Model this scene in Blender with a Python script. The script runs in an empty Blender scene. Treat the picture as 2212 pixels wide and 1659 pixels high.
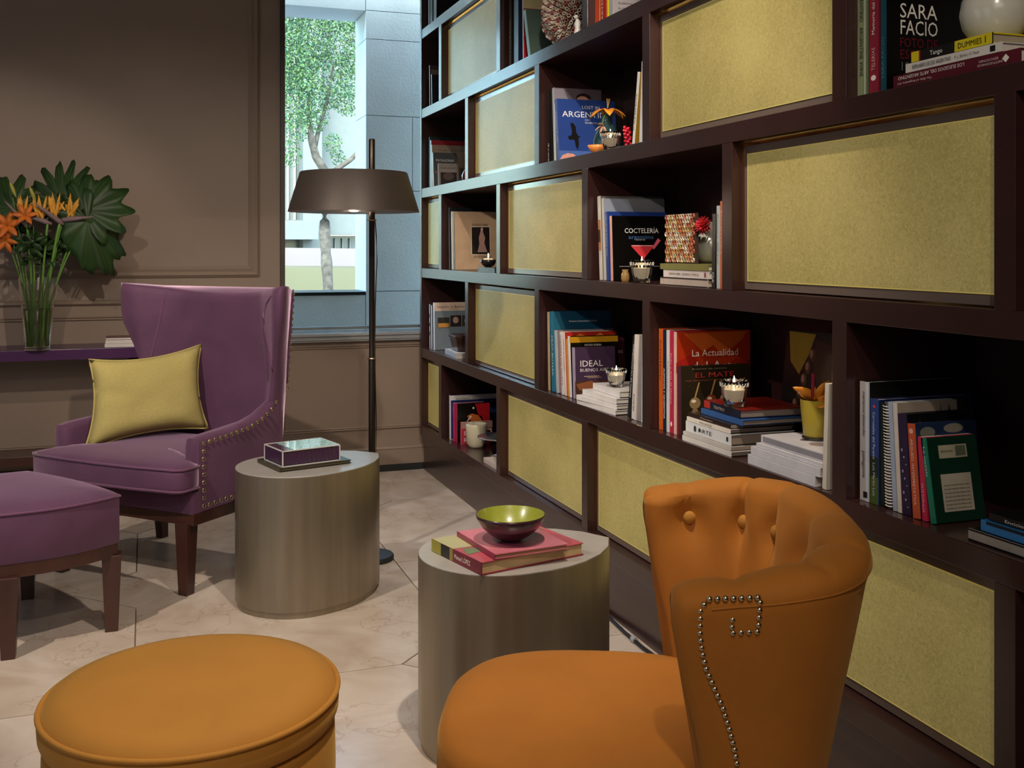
import bpy, bmesh, math, random
from mathutils import Vector, Matrix
from mathutils import noise as mnoise
random.seed(7)
S = bpy.context.scene
COL = S.collection
PI = math.pi

# ------------------------------------------------------------------ camera
cam_d = bpy.data.cameras.new('camera')
cam = bpy.data.objects.new('camera', cam_d); COL.objects.link(cam)
cam.location = (0, 0, 1.25)
cam.rotation_euler = (PI / 2, 0, -math.radians(19.4826))
cam_d.sensor_width = 36.0
cam_d.lens = 2250.0 / 2212.0 * 36.0
cam_d.shift_y = -(829.5 - 536.0) / 2212.0
cam_d.clip_start = 0.05
S.camera = cam

# ------------------------------------------------------------------ world, sun, lights, exposure
S.view_settings.view_transform = 'Standard'
S.view_settings.look = 'None'
S.view_settings.gamma = 1.0
S.view_settings.use_curve_mapping = False
S.view_settings.exposure = 0.0

W = bpy.data.worlds.new('sky'); S.world = W; W.use_nodes = True
nt = W.node_tree; bg = nt.nodes['Background']
sky = nt.nodes.new('ShaderNodeTexSky'); sky.sky_type = 'NISHITA'
sky.sun_elevation = math.radians(48); sky.sun_rotation = math.radians(200)
sky.sun_disc = False; sky.air_density = 1.0; sky.dust_density = 2.0
tint = nt.nodes.new('ShaderNodeMix'); tint.data_type = 'RGBA'; tint.blend_type = 'MULTIPLY'; tint.inputs[0].default_value = 1.0
nt.links.new(sky.outputs[0], tint.inputs[6]); tint.inputs[7].default_value = (0.86, 1.02, 0.98, 1)
nt.links.new(tint.outputs[2], bg.inputs[0]); bg.inputs[1].default_value = 1.95


def light(kind, name, loc, energy, color, aim=None, **k):
    d = bpy.data.lights.new(name, kind); d.energy = energy; d.color = color
    for a, v in k.items(): setattr(d, a, v)
    o = bpy.data.objects.new(name, d); COL.objects.link(o); o.location = loc
    if aim is not None:
        o.rotation_euler = (Vector(aim) - Vector(loc)).to_track_quat('-Z', 'Y').to_euler()
    return o


light('SUN', 'sun', (4, 2, 9), 0.9, (1.0, 0.95, 0.86), aim=(6.2, 6.6, 3.2), angle=0.009)
WARM = (1.0, 0.87, 0.72)
light('SPOT', 'ceiling_spot_middle', (-1.35, 2.1, 3.0), 260, WARM, aim=(0.95, 4.1, 0.3), spot_size=math.radians(58), spot_blend=0.5, shadow_soft_size=0.03)
light('SPOT', 'ceiling_spot_wall', (-0.62, 2.5, 3.0), 84, (1.0, 0.84, 0.68), aim=(-0.85, 5.7, 0.75), spot_size=math.radians(44), spot_blend=0.45, shadow_soft_size=0.03)
light('SPOT', 'ceiling_spot_near', (0.72, 1.62, 3.0), 185, WARM, aim=(0.35, 3.6, 0.3), spot_size=math.radians(92), spot_blend=0.5, shadow_soft_size=0.03)
light('SPOT', 'ceiling_spot_front', (0.1, -0.3, 3.0), 85, WARM, aim=(0.9, 1.5, 0.6), spot_size=math.radians(100), spot_blend=0.6, shadow_soft_size=0.04)
light('AREA', 'daylight_left', (-2.85, 3.0, 1.6), 11, (0.66, 0.84, 1.0), aim=(0.5, 4.0, 0.9), shape='RECTANGLE', size=2.2, size_y=1.8)
light('AREA', 'added_cool_fill', (-2.7, 0.0, 1.6), 8, (0.60, 0.78, 1.0), aim=(1.4, 2.0, 1.2), shape='RECTANGLE', size=1.6, size_y=1.8)  # cool fill added to give the right-hand boards a bluish sheen
light('SPOT', 'added_corner_fill', (1.02, 4.92, 3.0), 75, WARM, aim=(1.0, 4.75, 0), spot_size=math.radians(52), spot_blend=0.6, shadow_soft_size=0.03)  # unseen spot, added to brighten the floor in the back corner
light('AREA', 'room_fill', (-0.6, -1.6, 2.7), 17, (1.0, 0.84, 0.68), aim=(0.6, 3.0, 0.5), shape='RECTANGLE', size=2.0, size_y=1.0)

# ------------------------------------------------------------------ helpers
MC = {}


def mat(name, col, rough=0.6, metal=0.0, var=0.0, scale=8.0, bump=0.0, bscale=60.0, coat=0.0, sheen=0.0,
        emit=None, estr=0.0, trans=0.0, ior=1.45, spec=0.5, alpha=1.0, stretch=None, sheen_tint=None):
    if name in MC: return MC[name]
    m = bpy.data.materials.new(name); m.use_nodes = True
    t = m.node_tree; b = t.nodes['Principled BSDF']
    b.inputs['Base Color'].default_value = (*col, 1)
    b.inputs['Roughness'].default_value = rough
    b.inputs['Metallic'].default_value = metal
    b.inputs['Coat Weight'].default_value = coat
    b.inputs['Coat Roughness'].default_value = 0.15
    b.inputs['Sheen Weight'].default_value = sheen
    b.inputs['Sheen Roughness'].default_value = 0.4
    if sheen_tint: b.inputs['Sheen Tint'].default_value = (*sheen_tint, 1)
    b.inputs['Transmission Weight'].default_value = trans
    b.inputs['IOR'].default_value = ior
    b.inputs['Specular IOR Level'].default_value = spec
    if emit is not None:
        b.inputs['Emission Color'].default_value = (*emit, 1); b.inputs['Emission Strength'].default_value = estr
    tc = t.nodes.new('ShaderNodeTexCoord'); mp = t.nodes.new('ShaderNodeMapping')
    t.links.new(tc.outputs['Object'], mp.inputs[0])
    if stretch: mp.inputs['Scale'].default_value = stretch
    if var > 0:
        n = t.nodes.new('ShaderNodeTexNoise'); n.inputs['Scale'].default_value = scale; n.inputs['Detail'].default_value = 6
        r = t.nodes.new('ShaderNodeValToRGB')
        r.color_ramp.elements[0].position = 0.3; r.color_ramp.elements[1].position = 0.7
        r.color_ramp.elements[0].color = (*[c * (1 - var) for c in col], 1)
        r.color_ramp.elements[1].color = (*[min(1, c * (1 + var)) for c in col], 1)
        t.links.new(mp.outputs[0], n.inputs['Vector']); t.links.new(n.outputs['Fac'], r.inputs[0])
        t.links.new(r.outputs[0], b.inputs['Base Color'])
        if emit is not None: t.links.new(r.outputs[0], b.inputs['Emission Color'])
    if bump > 0:
        n2 = t.nodes.new('ShaderNodeTexNoise'); n2.inputs['Scale'].default_value = bscale; n2.inputs['Detail'].default_value = 4
        bp = t.nodes.new('ShaderNodeBump'); bp.inputs['Strength'].default_value = bump; bp.inputs['Distance'].default_value = 0.01
        t.links.new(mp.outputs[0], n2.inputs['Vector']); t.links.new(n2.outputs['Fac'], bp.inputs['Height'])
        t.links.new(bp.outputs[0], b.inputs['Normal'])
    MC[name] = m
    return m


def cmat(c, rough=0.45, coat=0.0):
    """plain printed-paper material for a colour"""
    n = 'print_%02x%02x%02x_%d' % (int(c[0] * 255), int(c[1] * 255), int(c[2] * 255), int(rough * 100))
    return mat(n, c, rough=rough, var=0.10, scale=14, coat=coat)


def hexc(h):
    v = [int(h[i:i + 2], 16) / 255 for i in (0, 2, 4)]
    return tuple(x / 12.92 if x <= 0.04045 else ((x + 0.055) / 1.055) ** 2.4 for x in v)


def link(name, me, parent=None, loc=None, rot=None):
    o = bpy.data.objects.new(name, me); COL.objects.link(o)
    if parent is not None: o.parent = parent
    if loc is not None: o.location = loc
    if rot is not None: o.rotation_euler = rot
    return o


def tag(o, label, cat, group=None):
    o['label'] = label; o['category'] = cat
    if group: o['group'] = group
    return o


def thing(name, label, cat, loc=(0, 0, 0), rot=(0, 0, 0), group=None):
    o = link(name, None, None, loc, rot); o.empty_display_size = 0.05
    return tag(o, label, cat, group)


class MB:
    def __init__(s): s.v = []; s.f = []; s.m = []

    def add(s, vs, fs, mi=0):
        n = len(s.v); s.v += [tuple(v) for v in vs]
        s.f += [tuple(i + n for i in f) for f in fs]; s.m += [mi] * len(fs); return s

    def box(s, x0, x1, y0, y1, z0, z1, mi=0, M=None):
        vs = [(x, y, z) for z in (z0, z1) for y in (y0, y1) for x in (x0, x1)]
        if M is not None: vs = [M @ Vector(v) for v in vs]
        return s.add(vs, [(0, 2, 3, 1), (4, 5, 7, 6), (0, 1, 5, 4), (2, 6, 7, 3), (0, 4, 6, 2), (1, 3, 7, 5)], mi)

    def prism(s, poly, z0, z1, mi=0, M=None):
        n = len(poly); vs = [(p[0], p[1], z0) for p in poly] + [(p[0], p[1], z1) for p in poly]
        if M is not None: vs = [M @ Vector(v) for v in vs]
        fs = [tuple(range(n))[::-1], tuple(range(n, 2 * n))] + [(i, (i + 1) % n, n + (i + 1) % n, n + i) for i in range(n)]
        return s.add(vs, fs, mi)

    def lathe(s, prof, n=32, c=(0, 0), mi=0, closed=False):
        vs = []; fs = []
        for r, z in prof:
            for i in range(n):
                a = 2 * PI * i / n; vs.append((c[0] + r * math.cos(a), c[1] + r * math.sin(a), z))
        for j in range(len(prof) - 1):
            for i in range(n):
                k = (i + 1) % n; fs.append((j * n + i, j * n + k, (j + 1) * n + k, (j + 1) * n + i))
        if prof[0][0] > 1e-4: fs.append(tuple(range(n))[::-1])
        if prof[-1][0] > 1e-4: fs.append(tuple((len(prof) - 1) * n + i for i in range(n)))
        return s.add(vs, fs, mi)

    def tube(s, pts, r, n=8, mi=0, caps=True):
        pts = [Vector(p) for p in pts]; N = len(pts); vs = []; fs = []
        rr = r if isinstance(r, (list, tuple)) else [r] * N
        up = Vector((0, 0, 1))
        for i, p in enumerate(pts):
            d = (pts[min(i + 1, N - 1)] - pts[max(i - 1, 0)])
            d = d.normalized() if d.length > 1e-9 else Vector((0, 0, 1))
            a = d.cross(up)
            if a.length < 1e-3: a = d.cross(Vector((0, 1, 0)))
            a.normalize(); b = a.cross(d).normalized()
            for k in range(n):
                t = 2 * PI * k / n; vs.append(p + (a * math.cos(t) + b * math.sin(t)) * rr[i])
        for j in range(N - 1):
            for k in range(n):
                l = (k + 1) % n; fs.append((j * n + k, j * n + l, (j + 1) * n + l, (j + 1) * n + k))
        if caps: fs += [tuple(range(n))[::-1], tuple((N - 1) * n + k for k in range(n))]
        return s.add(vs, fs, mi)

    def ctube(s, pts, r, n=6, mi=0):
        """closed tube loop"""
        pts = [Vector(p) for p in pts]; N = len(pts); vs = []; fs = []
        for i, p in enumerate(pts):
            d = (pts[(i + 1) % N] - pts[i - 1]).normalized()
            a = d.cross(Vector((0, 0, 1)))
            if a.length < 1e-3: a = d.cross(Vector((0, 1, 0)))
            a.normalize(); b = a.cross(d).normalized()
            for k in range(n):
                t = 2 * PI * k / n; vs.append(p + (a * math.cos(t) + b * math.sin(t)) * r)
        for j in range(N):
            for k in range(n):
                l = (k + 1) % n; j2 = (j + 1) % N
                fs.append((j * n + k, j * n + l, j2 * n + l, j2 * n + k))
        return s.add(vs, fs, mi)

    def loft(s, rings, mi=0, cap0=True, cap1=True, closed=True):
        n = len(rings[0]); vs = [p for r in rings for p in r]; fs = []
        for j in range(len(rings) - 1):
            for i in range(n if closed else n - 1):
                k = (i + 1) % n; fs.append((j * n + i, j * n + k, (j + 1) * n + k, (j + 1) * n + i))
        if cap0: fs.append(tuple(range(n))[::-1])
        if cap1: fs.append(tuple((len(rings) - 1) * n + i for i in range(n)))
        return s.add(vs, fs, mi)

    def mesh(s, name, mats, smooth=False):
        me = bpy.data.meshes.new(name); me.from_pydata(s.v, [], s.f)
        if not isinstance(mats, (list, tuple)): mats = [mats]
        for m in mats: me.materials.append(m)
        me.polygons.foreach_set('material_index', s.m)
        me.update()
        bm = bmesh.new(); bm.from_mesh(me); bmesh.ops.recalc_face_normals(bm, faces=bm.faces); bm.to_mesh(me); bm.free()
        if smooth:
            me.polygons.foreach_set('use_smooth', [True] * len(me.polygons))
            if smooth != 'all':
                try: me.set_sharp_from_angle(angle=math.radians(40))
                except Exception: pass
        return me

    def build(s, name, mats, parent=None, smooth=False, bevel=0, loc=None, rot=None, subsurf=0):
        o = link(name, s.mesh(name, mats, smooth), parent, loc, rot)
        if bevel:
            b = o.modifiers.new('bevel', 'BEVEL'); b.width = bevel; b.segments = 2; b.limit_method = 'ANGLE'
        if subsurf:
            b = o.modifiers.new('subd', 'SUBSURF'); b.levels = subsurf; b.render_levels = subsurf
        return o


def struct(o): o['kind'] = 'structure'; return o


def sel(t, n): return math.copysign(abs(t) ** n, t)


def interp(x, xs, ys):
    if x <= xs[0]: return ys[0]
    for i in range(len(xs) - 1):
        if x <= xs[i + 1]:
            t = (x - xs[i]) / (xs[i + 1] - xs[i]); return ys[i] + t * (ys[i + 1] - ys[i])
    return ys[-1]


TXT = {}


def text_mesh(s, size, align='LEFT', bold=0.0, shear=0.0, spacing=1.0):
    cu = bpy.data.curves.new('txt', 'FONT'); cu.body = s; cu.size = size; cu.align_x = align
    cu.offset = bold; cu.shear = shear; cu.space_character = spacing; cu.resolution_u = 2
    ob = bpy.data.objects.new('txt', cu); COL.objects.link(ob)
    dg = bpy.context.evaluated_depsgraph_get(); dg.update()
    me = bpy.data.meshes.new_from_object(ob.evaluated_get(dg))
    COL.objects.unlink(ob); bpy.data.objects.remove(ob); bpy.data.curves.remove(cu)
    return me


def lettering(parent, s, size, col, org, xd, yd, align='LEFT', bold=0.0, name='lettering', squeeze=1.0, fit=None, spacing=1.0):
    me = text_mesh(s, size, align, bold, spacing=spacing)
    if fit and len(me.vertices):
        w = max(v.co.x for v in me.vertices) - min(v.co.x for v in me.vertices)
        if w > 0: squeeze = fit / w
    xd = Vector(xd); yd = Vector(yd); org = Vector(org)
    for v in me.vertices: v.co = org + xd * (v.co.x * squeeze) + yd * v.co.y
    me.materials.clear(); me.materials.append(cmat(col, 0.5))
    return link(name, me, parent)

# ------------------------------------------------------------------ materials
M_wall = mat('taupe_paint', (0.245, 0.182, 0.142), rough=0.55, bump=0.10, bscale=260, var=0.04, scale=3)
M_ceil = mat('ceiling_paint', (0.55, 0.5, 0.44), rough=0.9)
M_wood = mat('dark_lacquer', (0.032, 0.0115, 0.0105), rough=0.30, coat=0.35, var=0.15, scale=5, bump=0.03, bscale=300)
M_legw = mat('dark_leg_wood', (0.045, 0.014, 0.009), rough=0.35, coat=0.3, var=0.25, scale=20, stretch=(1, 1, 0.1))
M_velvet = mat('purple_velvet', (0.088, 0.031, 0.074), rough=0.7, sheen=0.85, var=0.14, scale=9, bump=0.08, bscale=500, sheen_tint=(0.80, 0.55, 0.76))
M_piping = mat('purple_piping', (0.12, 0.035, 0.095), rough=0.7, sheen=0.5)
M_orange = mat('orange_fabric', (0.39, 0.132, 0.010), rough=0.8, sheen=0.25, var=0.08, scale=7, bump=0.12, bscale=700, sheen_tint=(1, 0.6, 0.2))
M_ochre = mat('ochre_fabric', (0.43, 0.185, 0.024), rough=0.8, sheen=0.25, var=0.08, scale=5, bump=0.12, bscale=700, sheen_tint=(1, 0.7, 0.2))
M_yel = mat('yellow_linen', (0.41, 0.335, 0.115), rough=0.85, var=0.16, scale=160, bump=0.3, bscale=420, stretch=(1, 1, 5))
M_nail = mat('brass_nail', (0.62, 0.52, 0.36), rough=0.22, metal=1.0)
M_drum = mat('brushed_champagne', (0.31, 0.262, 0.195), rough=0.36, metal=0.8, var=0.13, scale=26, stretch=(1, 1, 0.05), coat=0.15)
M_drumtop = mat('champagne_top', (0.45, 0.42, 0.39), rough=0.35, metal=0.3, var=0.06, scale=20)
M_bronze = mat('bronze_metal', (0.055, 0.042, 0.036), rough=0.5, metal=0.4, var=0.06)
M_pole = mat('dark_pole', (0.035, 0.026, 0.022), rough=0.3, metal=0.8)
M_base = mat('charcoal_base', (0.03, 0.035, 0.04), rough=0.5, metal=0.3)
M_paper = mat('paper_pages', (0.62, 0.58, 0.52), rough=0.85, var=0.12, scale=60, stretch=(1, 30, 1))
M_glass = mat('clear_glass', (1, 1, 1), rough=0.0, trans=1.0, ior=1.45)
M_water = mat('water', (0.95, 0.98, 0.95), rough=0.0, trans=1.0, ior=1.33)
M_wax = mat('candle_wax', (0.85, 0.80, 0.66), rough=0.5, emit=(1.0, 0.72, 0.38), estr=0.35)
M_gel = mat('gel_wax', (0.72, 0.70, 0.62), rough=0.3, trans=0.55, emit=(1.0, 0.75, 0.45), estr=0.04)
M_flame = mat('candle_flame', (1, 0.8, 0.4), emit=(1.0, 0.72, 0.32), estr=30)
M_plate = mat('panel_border_glass', (0.16, 0.12, 0.10), rough=0.18, coat=0.3)
M_conc = mat('pale_stone', (0.74, 0.78, 0.78), rough=0.85, var=0.10, scale=2.6, bump=0.2, bscale=60)

# parchment of the lit panels: mottled, slightly back-lit
def parchment():
    m = bpy.data.materials.new('parchment_panel'); m.use_nodes = True; t = m.node_tree
    b = t.nodes['Principled BSDF']; b.inputs['Roughness'].default_value = 0.42
    b.inputs['Coat Weight'].default_value = 0.06; b.inputs['Coat Roughness'].default_value = 0.1; b.inputs['Specular IOR Level'].default_value = 0.3
    tc = t.nodes.new('ShaderNodeTexCoord')
    n1 = t.nodes.new('ShaderNodeTexNoise'); n1.inputs['Scale'].default_value = 3.2; n1.inputs['Detail'].default_value = 8
    n2 = t.nodes.new('ShaderNodeTexNoise'); n2.inputs['Scale'].default_value = 150; n2.inputs['Detail'].default_value = 3
    n2.inputs['Distortion'].default_value = 1.2
    for n in (n1, n2): t.links.new(tc.outputs['Object'], n.inputs['Vector'])
    mx = t.nodes.new('ShaderNodeMix'); mx.data_type = 'FLOAT'; mx.inputs[0].default_value = 0.5
    t.links.new(n1.outputs['Fac'], mx.inputs[2]); t.links.new(n2.outputs['Fac'], mx.inputs[3])
    r = t.nodes.new('ShaderNodeValToRGB'); r.color_ramp.elements[0].position = 0.34; r.color_ramp.elements[1].position = 0.64
    r.color_ramp.elements[0].color = (0.24, 0.195, 0.055, 1); r.color_ramp.elements[1].color = (0.42, 0.34, 0.125, 1)
    t.links.new(mx.outputs[0], r.inputs[0]); t.links.new(r.outputs[0], b.inputs['Base Color'])
    t.links.new(r.outputs[0], b.inputs['Emission Color']); b.inputs['Emission Strength'].default_value = 0.30
    return m
M_parch = parchment()
M_rim = mat('panel_lit_edge', (0.5, 0.42, 0.14), rough=0.3, emit=(0.75, 0.55, 0.12), estr=0.22)

def marble():
    m = bpy.data.materials.new('beige_marble'); m.use_nodes = True; t = m.node_tree
    b = t.nodes['Principled BSDF']; b.inputs['Roughness'].default_value = 0.24
    tc = t.nodes.new('ShaderNodeTexCoord')
    oi = t.nodes.new('ShaderNodeObjectInfo')
    n = t.nodes.new('ShaderNodeTexNoise'); n.inputs['Scale'].default_value = 3.5; n.inputs['Detail'].default_value = 9; n.inputs['Distortion'].default_value = 1.4
    n.noise_dimensions = '4D'
    t.links.new(tc.outputs['Object'], n.inputs['Vector']); 
    mul = t.nodes.new('ShaderNodeMath'); mul.operation = 'MULTIPLY'; mul.inputs[1].default_value = 40
    t.links.new(oi.outputs['Random'], mul.inputs[0]); t.links.new(mul.outputs[0], n.inputs['W'])
    r = t.nodes.new('ShaderNodeValToRGB')
    e = r.color_ramp.elements; e[0].position = 0.30; e[0].color = (0.45, 0.355, 0.285, 1); e[1].position = 0.66; e[1].color = (0.60, 0.52, 0.46, 1)
    t.links.new(n.outputs['Fac'], r.inputs[0])
    # thin darker veins
    v = t.nodes.new('ShaderNodeTexVoronoi'); v.feature = 'DISTANCE_TO_EDGE'; v.inputs['Scale'].default_value = 1.1
    nd = t.nodes.new('ShaderNodeTexNoise'); nd.inputs['Scale'].default_value = 5; nd.inputs['Detail'].default_value = 6
    t.links.new(tc.outputs['Object'], nd.inputs['Vector'])
    va = t.nodes.new('ShaderNodeVectorMath'); va.operation = 'ADD'
    t.links.new(tc.outputs['Object'], va.inputs[0]); t.links.new(nd.outputs['Color'], va.inputs[1]); t.links.new(va.outputs[0], v.inputs['Vector'])
    vr = t.nodes.new('ShaderNodeValToRGB'); vr.color_ramp.elements[0].position = 0.0; vr.color_ramp.elements[0].color = (0.62, 0.5, 0.42, 1)
    vr.color_ramp.elements[1].position = 0.012; vr.color_ramp.elements[1].color = (1, 1, 1, 1)
    t.links.new(v.outputs['Distance'], vr.inputs[0])
    mm = t.nodes.new('ShaderNodeMix'); mm.data_type = 'RGBA'; mm.blend_type = 'MULTIPLY'; mm.inputs[0].default_value = 0.45
    t.links.new(r.outputs[0], mm.inputs[6]); t.links.new(vr.outputs[0], mm.inputs[7])
    t.links.new(mm.outputs[2], b.inputs['Base Color'])
    return m
M_marble = marble()
M_grout = mat('brown_grout', (0.20, 0.15, 0.11), rough=0.9)

# ------------------------------------------------------------------ room shell
YB = 5.75; XF = 1.466
fl = struct(MB().box(-3.0, 2.2, -2.2, 5.75, -0.06, -0.006).build('floor', M_grout))
# octagonal marble slabs with small square insets, 0.97 x 1.0 m pitch
PX, PY, OX, OY = 0.972, 1.0, -0.025, 0.06
def clip_poly(p, axis, val, keep_less):
    out = []
    for i in range(len(p)):
        a, b = p[i], p[(i + 1) % len(p)]
        ia = (a[axis] <= val) if keep_less else (a[axis] >= val); ib = (b[axis] <= val) if keep_less else (b[axis] >= val)
        if ia: out.append(a)
        if ia != ib:
            t = (val - a[axis]) / (b[axis] - a[axis]); out.append((a[0] + t * (b[0] - a[0]), a[1] + t * (b[1] - a[1])))
    return out
g = 0.0022
def tile(poly):
    p = poly
    p = clip_poly(p, 0, -2.99, False); p = clip_poly(p, 0, 1.60, True) if p else p
    p = clip_poly(p, 1, -2.1, False) if p else p; p = clip_poly(p, 1, YB - 0.002, True) if p else p
    if len(p) < 3: return
    cx = sum(q[0] for q in p) / len(p); cy = sum(q[1] for q in p) / len(p)
    q = [(a - cx, b - cy) for a, b in p]
    MB().prism(q, -0.02, 0.0).build('slab', M_marble, fl, loc=(cx, cy, 0), bevel=0)
def has_inset(i, j): return not (i == 1 and j == 4)
hd = 0.215
for i in range(-4, 3):
    for j in range(-3, 7):
        x0 = OX + i * PX; y0 = OY + j * PY; x1 = x0 + PX; y1 = y0 + PY
        c = []
        def corner(ci, cj, x, y, dx, dy, first):
            if has_inset(ci, cj):
                a = (x + dx * (hd + g), y + dy * g); b = (x + dx * g, y + dy * (hd + g))
                return [b, a] if first else [a, b]
            return [(x + dx * g, y + dy * g)]
        c += corner(i, j, x0, y0, 1, 1, True)
        c += corner(i + 1, j, x1, y0, -1, 1, False)
        c += corner(i + 1, j + 1, x1, y1, -1, -1, True)
        c += corner(i, j + 1, x0, y1, 1, -1, False)
        tile(c)
        if has_inset(i, j):
            h2 = hd - 0.004
            tile([(x0 - h2, y0), (x0, y0 - h2), (x0 + h2, y0), (x0, y0 + h2)])

struct(MB().box(-3.2, 2.2, -2.3, 6.0, 3.1, 3.2).build('ceiling', M_ceil))
struct(MB().box(-3.2, -3.0, -2.3, 6.0, -0.05, 3.1).build('wall_left', M_wall))
struct(MB().box(-3.2, 2.2, -2.4, -2.2, -0.05, 3.1).build('wall_front', M_wall))
struct(MB().box(1.95, 2.15, -2.3, 6.0, -0.05, 3.1).build('wall_right', M_wall))
WX0, WX1, WZ0, WZ1 = 0.72, 1.522, 0.735, 2.88
wb = MB()
wb.box(-3.0, WX0, YB, YB + 0.14, -0.05, 3.1); wb.box(WX1, 2.15, YB, YB + 0.14, -0.05, 3.1)
wb.box(WX0, WX1, YB, YB + 0.14, -0.05, WZ0); wb.box(WX0, WX1, YB, YB + 0.14, WZ1, 3.1)
struct(wb.build('wall_back', M_wall))

# baseboard, caps, chair rail, panel mouldings
def rail(name, x0, x1, prof):
    """horizontal moulding along the back wall; prof = list of (depth, z) outline"""
    rings = [[(x, YB - d, z) for d, z in prof] for x in (x0, x1)]
    return struct(MB().loft(rings).build(name, M_wall))
M_black = mat('black_skirting', (0.02, 0.024, 0.026), rough=0.25)
struct(MB().box(-3.0, 1.50, YB - 0.02, YB, 0, 0.036).build('baseboard_back', M_black))
rail('trim_1', -3.0, 1.50, [(0, 0.037), (0.016, 0.037), (0.016, 0.12), (0.019, 0.126), (0.010, 0.133), (0, 0.136)])
rail('trim_2', -3.0, 0.699, [(0, 0.955), (0.008, 0.957), (0.018, 0.966), (0.018, 0.974), (0.008, 0.982), (0, 0.984)])
def frame(name, x0, x1, z0, z1, w, d, steps=((0, .2), (.25, 1), (.5, .45), (.75, .75), (1, .15))):
    m = MB()
    prof = [(w * a, d * b) for a, b in steps]
    # each profile point gives one rectangular ring
    rings = []
    for a, dep in [(0, 0)] + prof + [(w, 0)]:
        rings.append([(x0 + a, YB - dep, z0 + a), (x1 - a, YB - dep, z0 + a), (x1 - a, YB - dep, z1 - a), (x0 + a, YB - dep, z1 - a)])
    m.loft(rings, cap0=False, cap1=False)
    return struct(m.build(name, M_wall))
frame('trim_3', -2.4, 0.592, 1.093, 2.85, 0.062, 0.020)
frame('trim_4', -2.4, 0.62, 0.236, 0.90, 0.022, 0.012)
frame('trim_5', 0.704, 1.60, 0.236, 0.712, 0.020, 0.013)

# ------------------------------------------------------------------ window
M_alu = mat('window_metal', (0.20, 0.225, 0.235), rough=0.35, metal=0.5)
M_dark = mat('window_casing', (0.05, 0.036, 0.03), rough=0.45)
win = struct(MB().box(WX0 - 0.022, WX0 + 0.002, YB - 0.03, YB + 0.13, 0.74, WZ1).build('window_1', M_dark))
m = MB(); yy = YB + 0.07
m.box(WX0, WX0 + 0.012, yy, yy + 0.05, WZ0, WZ1)
m.box(WX0, WX1, yy, yy + 0.05, WZ1 - 0.012, WZ1)
m.box(WX0, WX1, yy, yy + 0.05, 0.795, 0.81)
m.box(WX0, WX1, yy, yy + 0.05, 0.750, 0.775)
m.build('window_frame', M_alu, win)
MB().box(WX0 + 0.004, WX1 - 0.002, yy + 0.02, yy + 0.026, 0.78, WZ1 - 0.004).build('glass_pane', mat('window_glass', (0.93, 1.0, 0.99), rough=0, trans=1, ior=1.08), win)
sl = MB()
prof = [(-0.13, 0.735), (0.030, 0.735), (0.030, 0.742), (0.040, 0.746), (0.040, 0.752), (0.030, 0.756), (0.030, 0.762), (0.044, 0.768), (0.044, 0.780), (0.0, 0.784), (-0.13, 0.786)]
sl.loft([[(x, YB - d, z) for d, z in prof] for x in (WX0 - 0.02, WX1)])
sl.build('window_sill', mat('sill_lacquer', (0.30, 0.31, 0.32), rough=0.2, coat=0.5), win)

# ------------------------------------------------------------------ outside
pv = struct(MB().box(-8, 20, 6.9, 40, -0.2, 0.0).build('street_ground', mat('asphalt', (0.14, 0.135, 0.135), rough=0.9, var=0.1)))
struct(MB().box(-1.0, 6.5, 5.9, 6.9, -0.2, 0.0).build('pavement', mat('pavement_stone', (0.2, 0.2, 0.2), rough=0.9)))
ow = tag(link('exterior_wall', None), 'grey-blue stone slab pier and parapet outside the window, right of the tree', 'wall')
XP = 1.28; Y0, Y1 = 6.30, 6.64
zc = [0.0, 0.97]
def slab(x0, x1, z0, z1, y0=Y0, y1=Y1):
    e = 0.002
    MB().box(x0 + e, x1 - e, y0, y1, z0 + e, z1 - e).build('stone_slab', M_conc, ow)
zs_ = [0.985, 1.604, 2.063, 2.531, 2.705, 3.1]
for k in range(len(zs_) - 1):
    z0, z1 = zs_[k], zs_[k + 1]
    if k == 1:
        slab(XP, 1.574, z0, z1); slab(1.574, 2.6, z0, z1)
    else: slab(XP, 2.6, z0, z1)
slab(-1.0, 1.28, 0.5, 0.966); slab(1.28, 2.6, 0.5, 0.985); slab(-1.0, 1.28, 0.0, 0.5); slab(1.28, 2.6, 0.0, 0.5)
slab(-1.0, XP, 2.70, 3.1)
MB().box(-1.0, XP - 0.002, Y0 - 0.01, Y1, 0.966, 0.984).build('black_coping', mat('black_metal', (0.01, 0.01, 0.012), rough=0.4), ow)

M_white = mat('white_render', (0.135, 0.14, 0.135), rough=0.9, var=0.04)
M_gl = mat('dark_glazing', (0.07, 0.08, 0.09), rough=0.2)
bd = tag(link('white_building', None), 'white low building across the street with balcony slab and dark entrance', 'building')
b = MB(); b.box(-4, 2.86, 20.6, 21.2, 0, 9); b.box(2.86, 3.22, 20, 21.2, 0, 9); b.box(3.22, 12, 20.6, 21.2, 1.52, 9)
b.build('wall', M_white, bd)
MB().box(-3, 3.04, 19.3, 20.6, 1.41, 1.76).build('balcony', M_white, bd)
MB().box(-3, 2.86, 20.5, 20.62, 0.1, 1.41).build('window', M_gl, bd)
for x in (2.50, 2.63, 2.76, 2.95): MB().box(x, x + 0.03, 20.52, 20.6, 1.8, 6).build('rib', mat('rib_grey', (0.45, 0.47, 0.48), rough=0.8), bd)
MB().box(3.30, 6.0, 20.9, 21.0, 0.0, 1.50).build('entrance', M_gl, bd)
MB().prism([(3.22, 0), (3.40, 0), (3.22, 1.1)], 20.3, 20.6, M=Matrix(((1, 0, 0, 0), (0, 0, 1, 0), (0, 1, 0, 1.7), (0, 0, 0, 1)))).build('gable', M_white, bd)
for x in (3.45, 3.6, 3.75, 3.9): MB().box(x, x + 0.02, 20.8, 20.9, 0.1, 1.45).build('mullion', M_white, bd)

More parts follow.
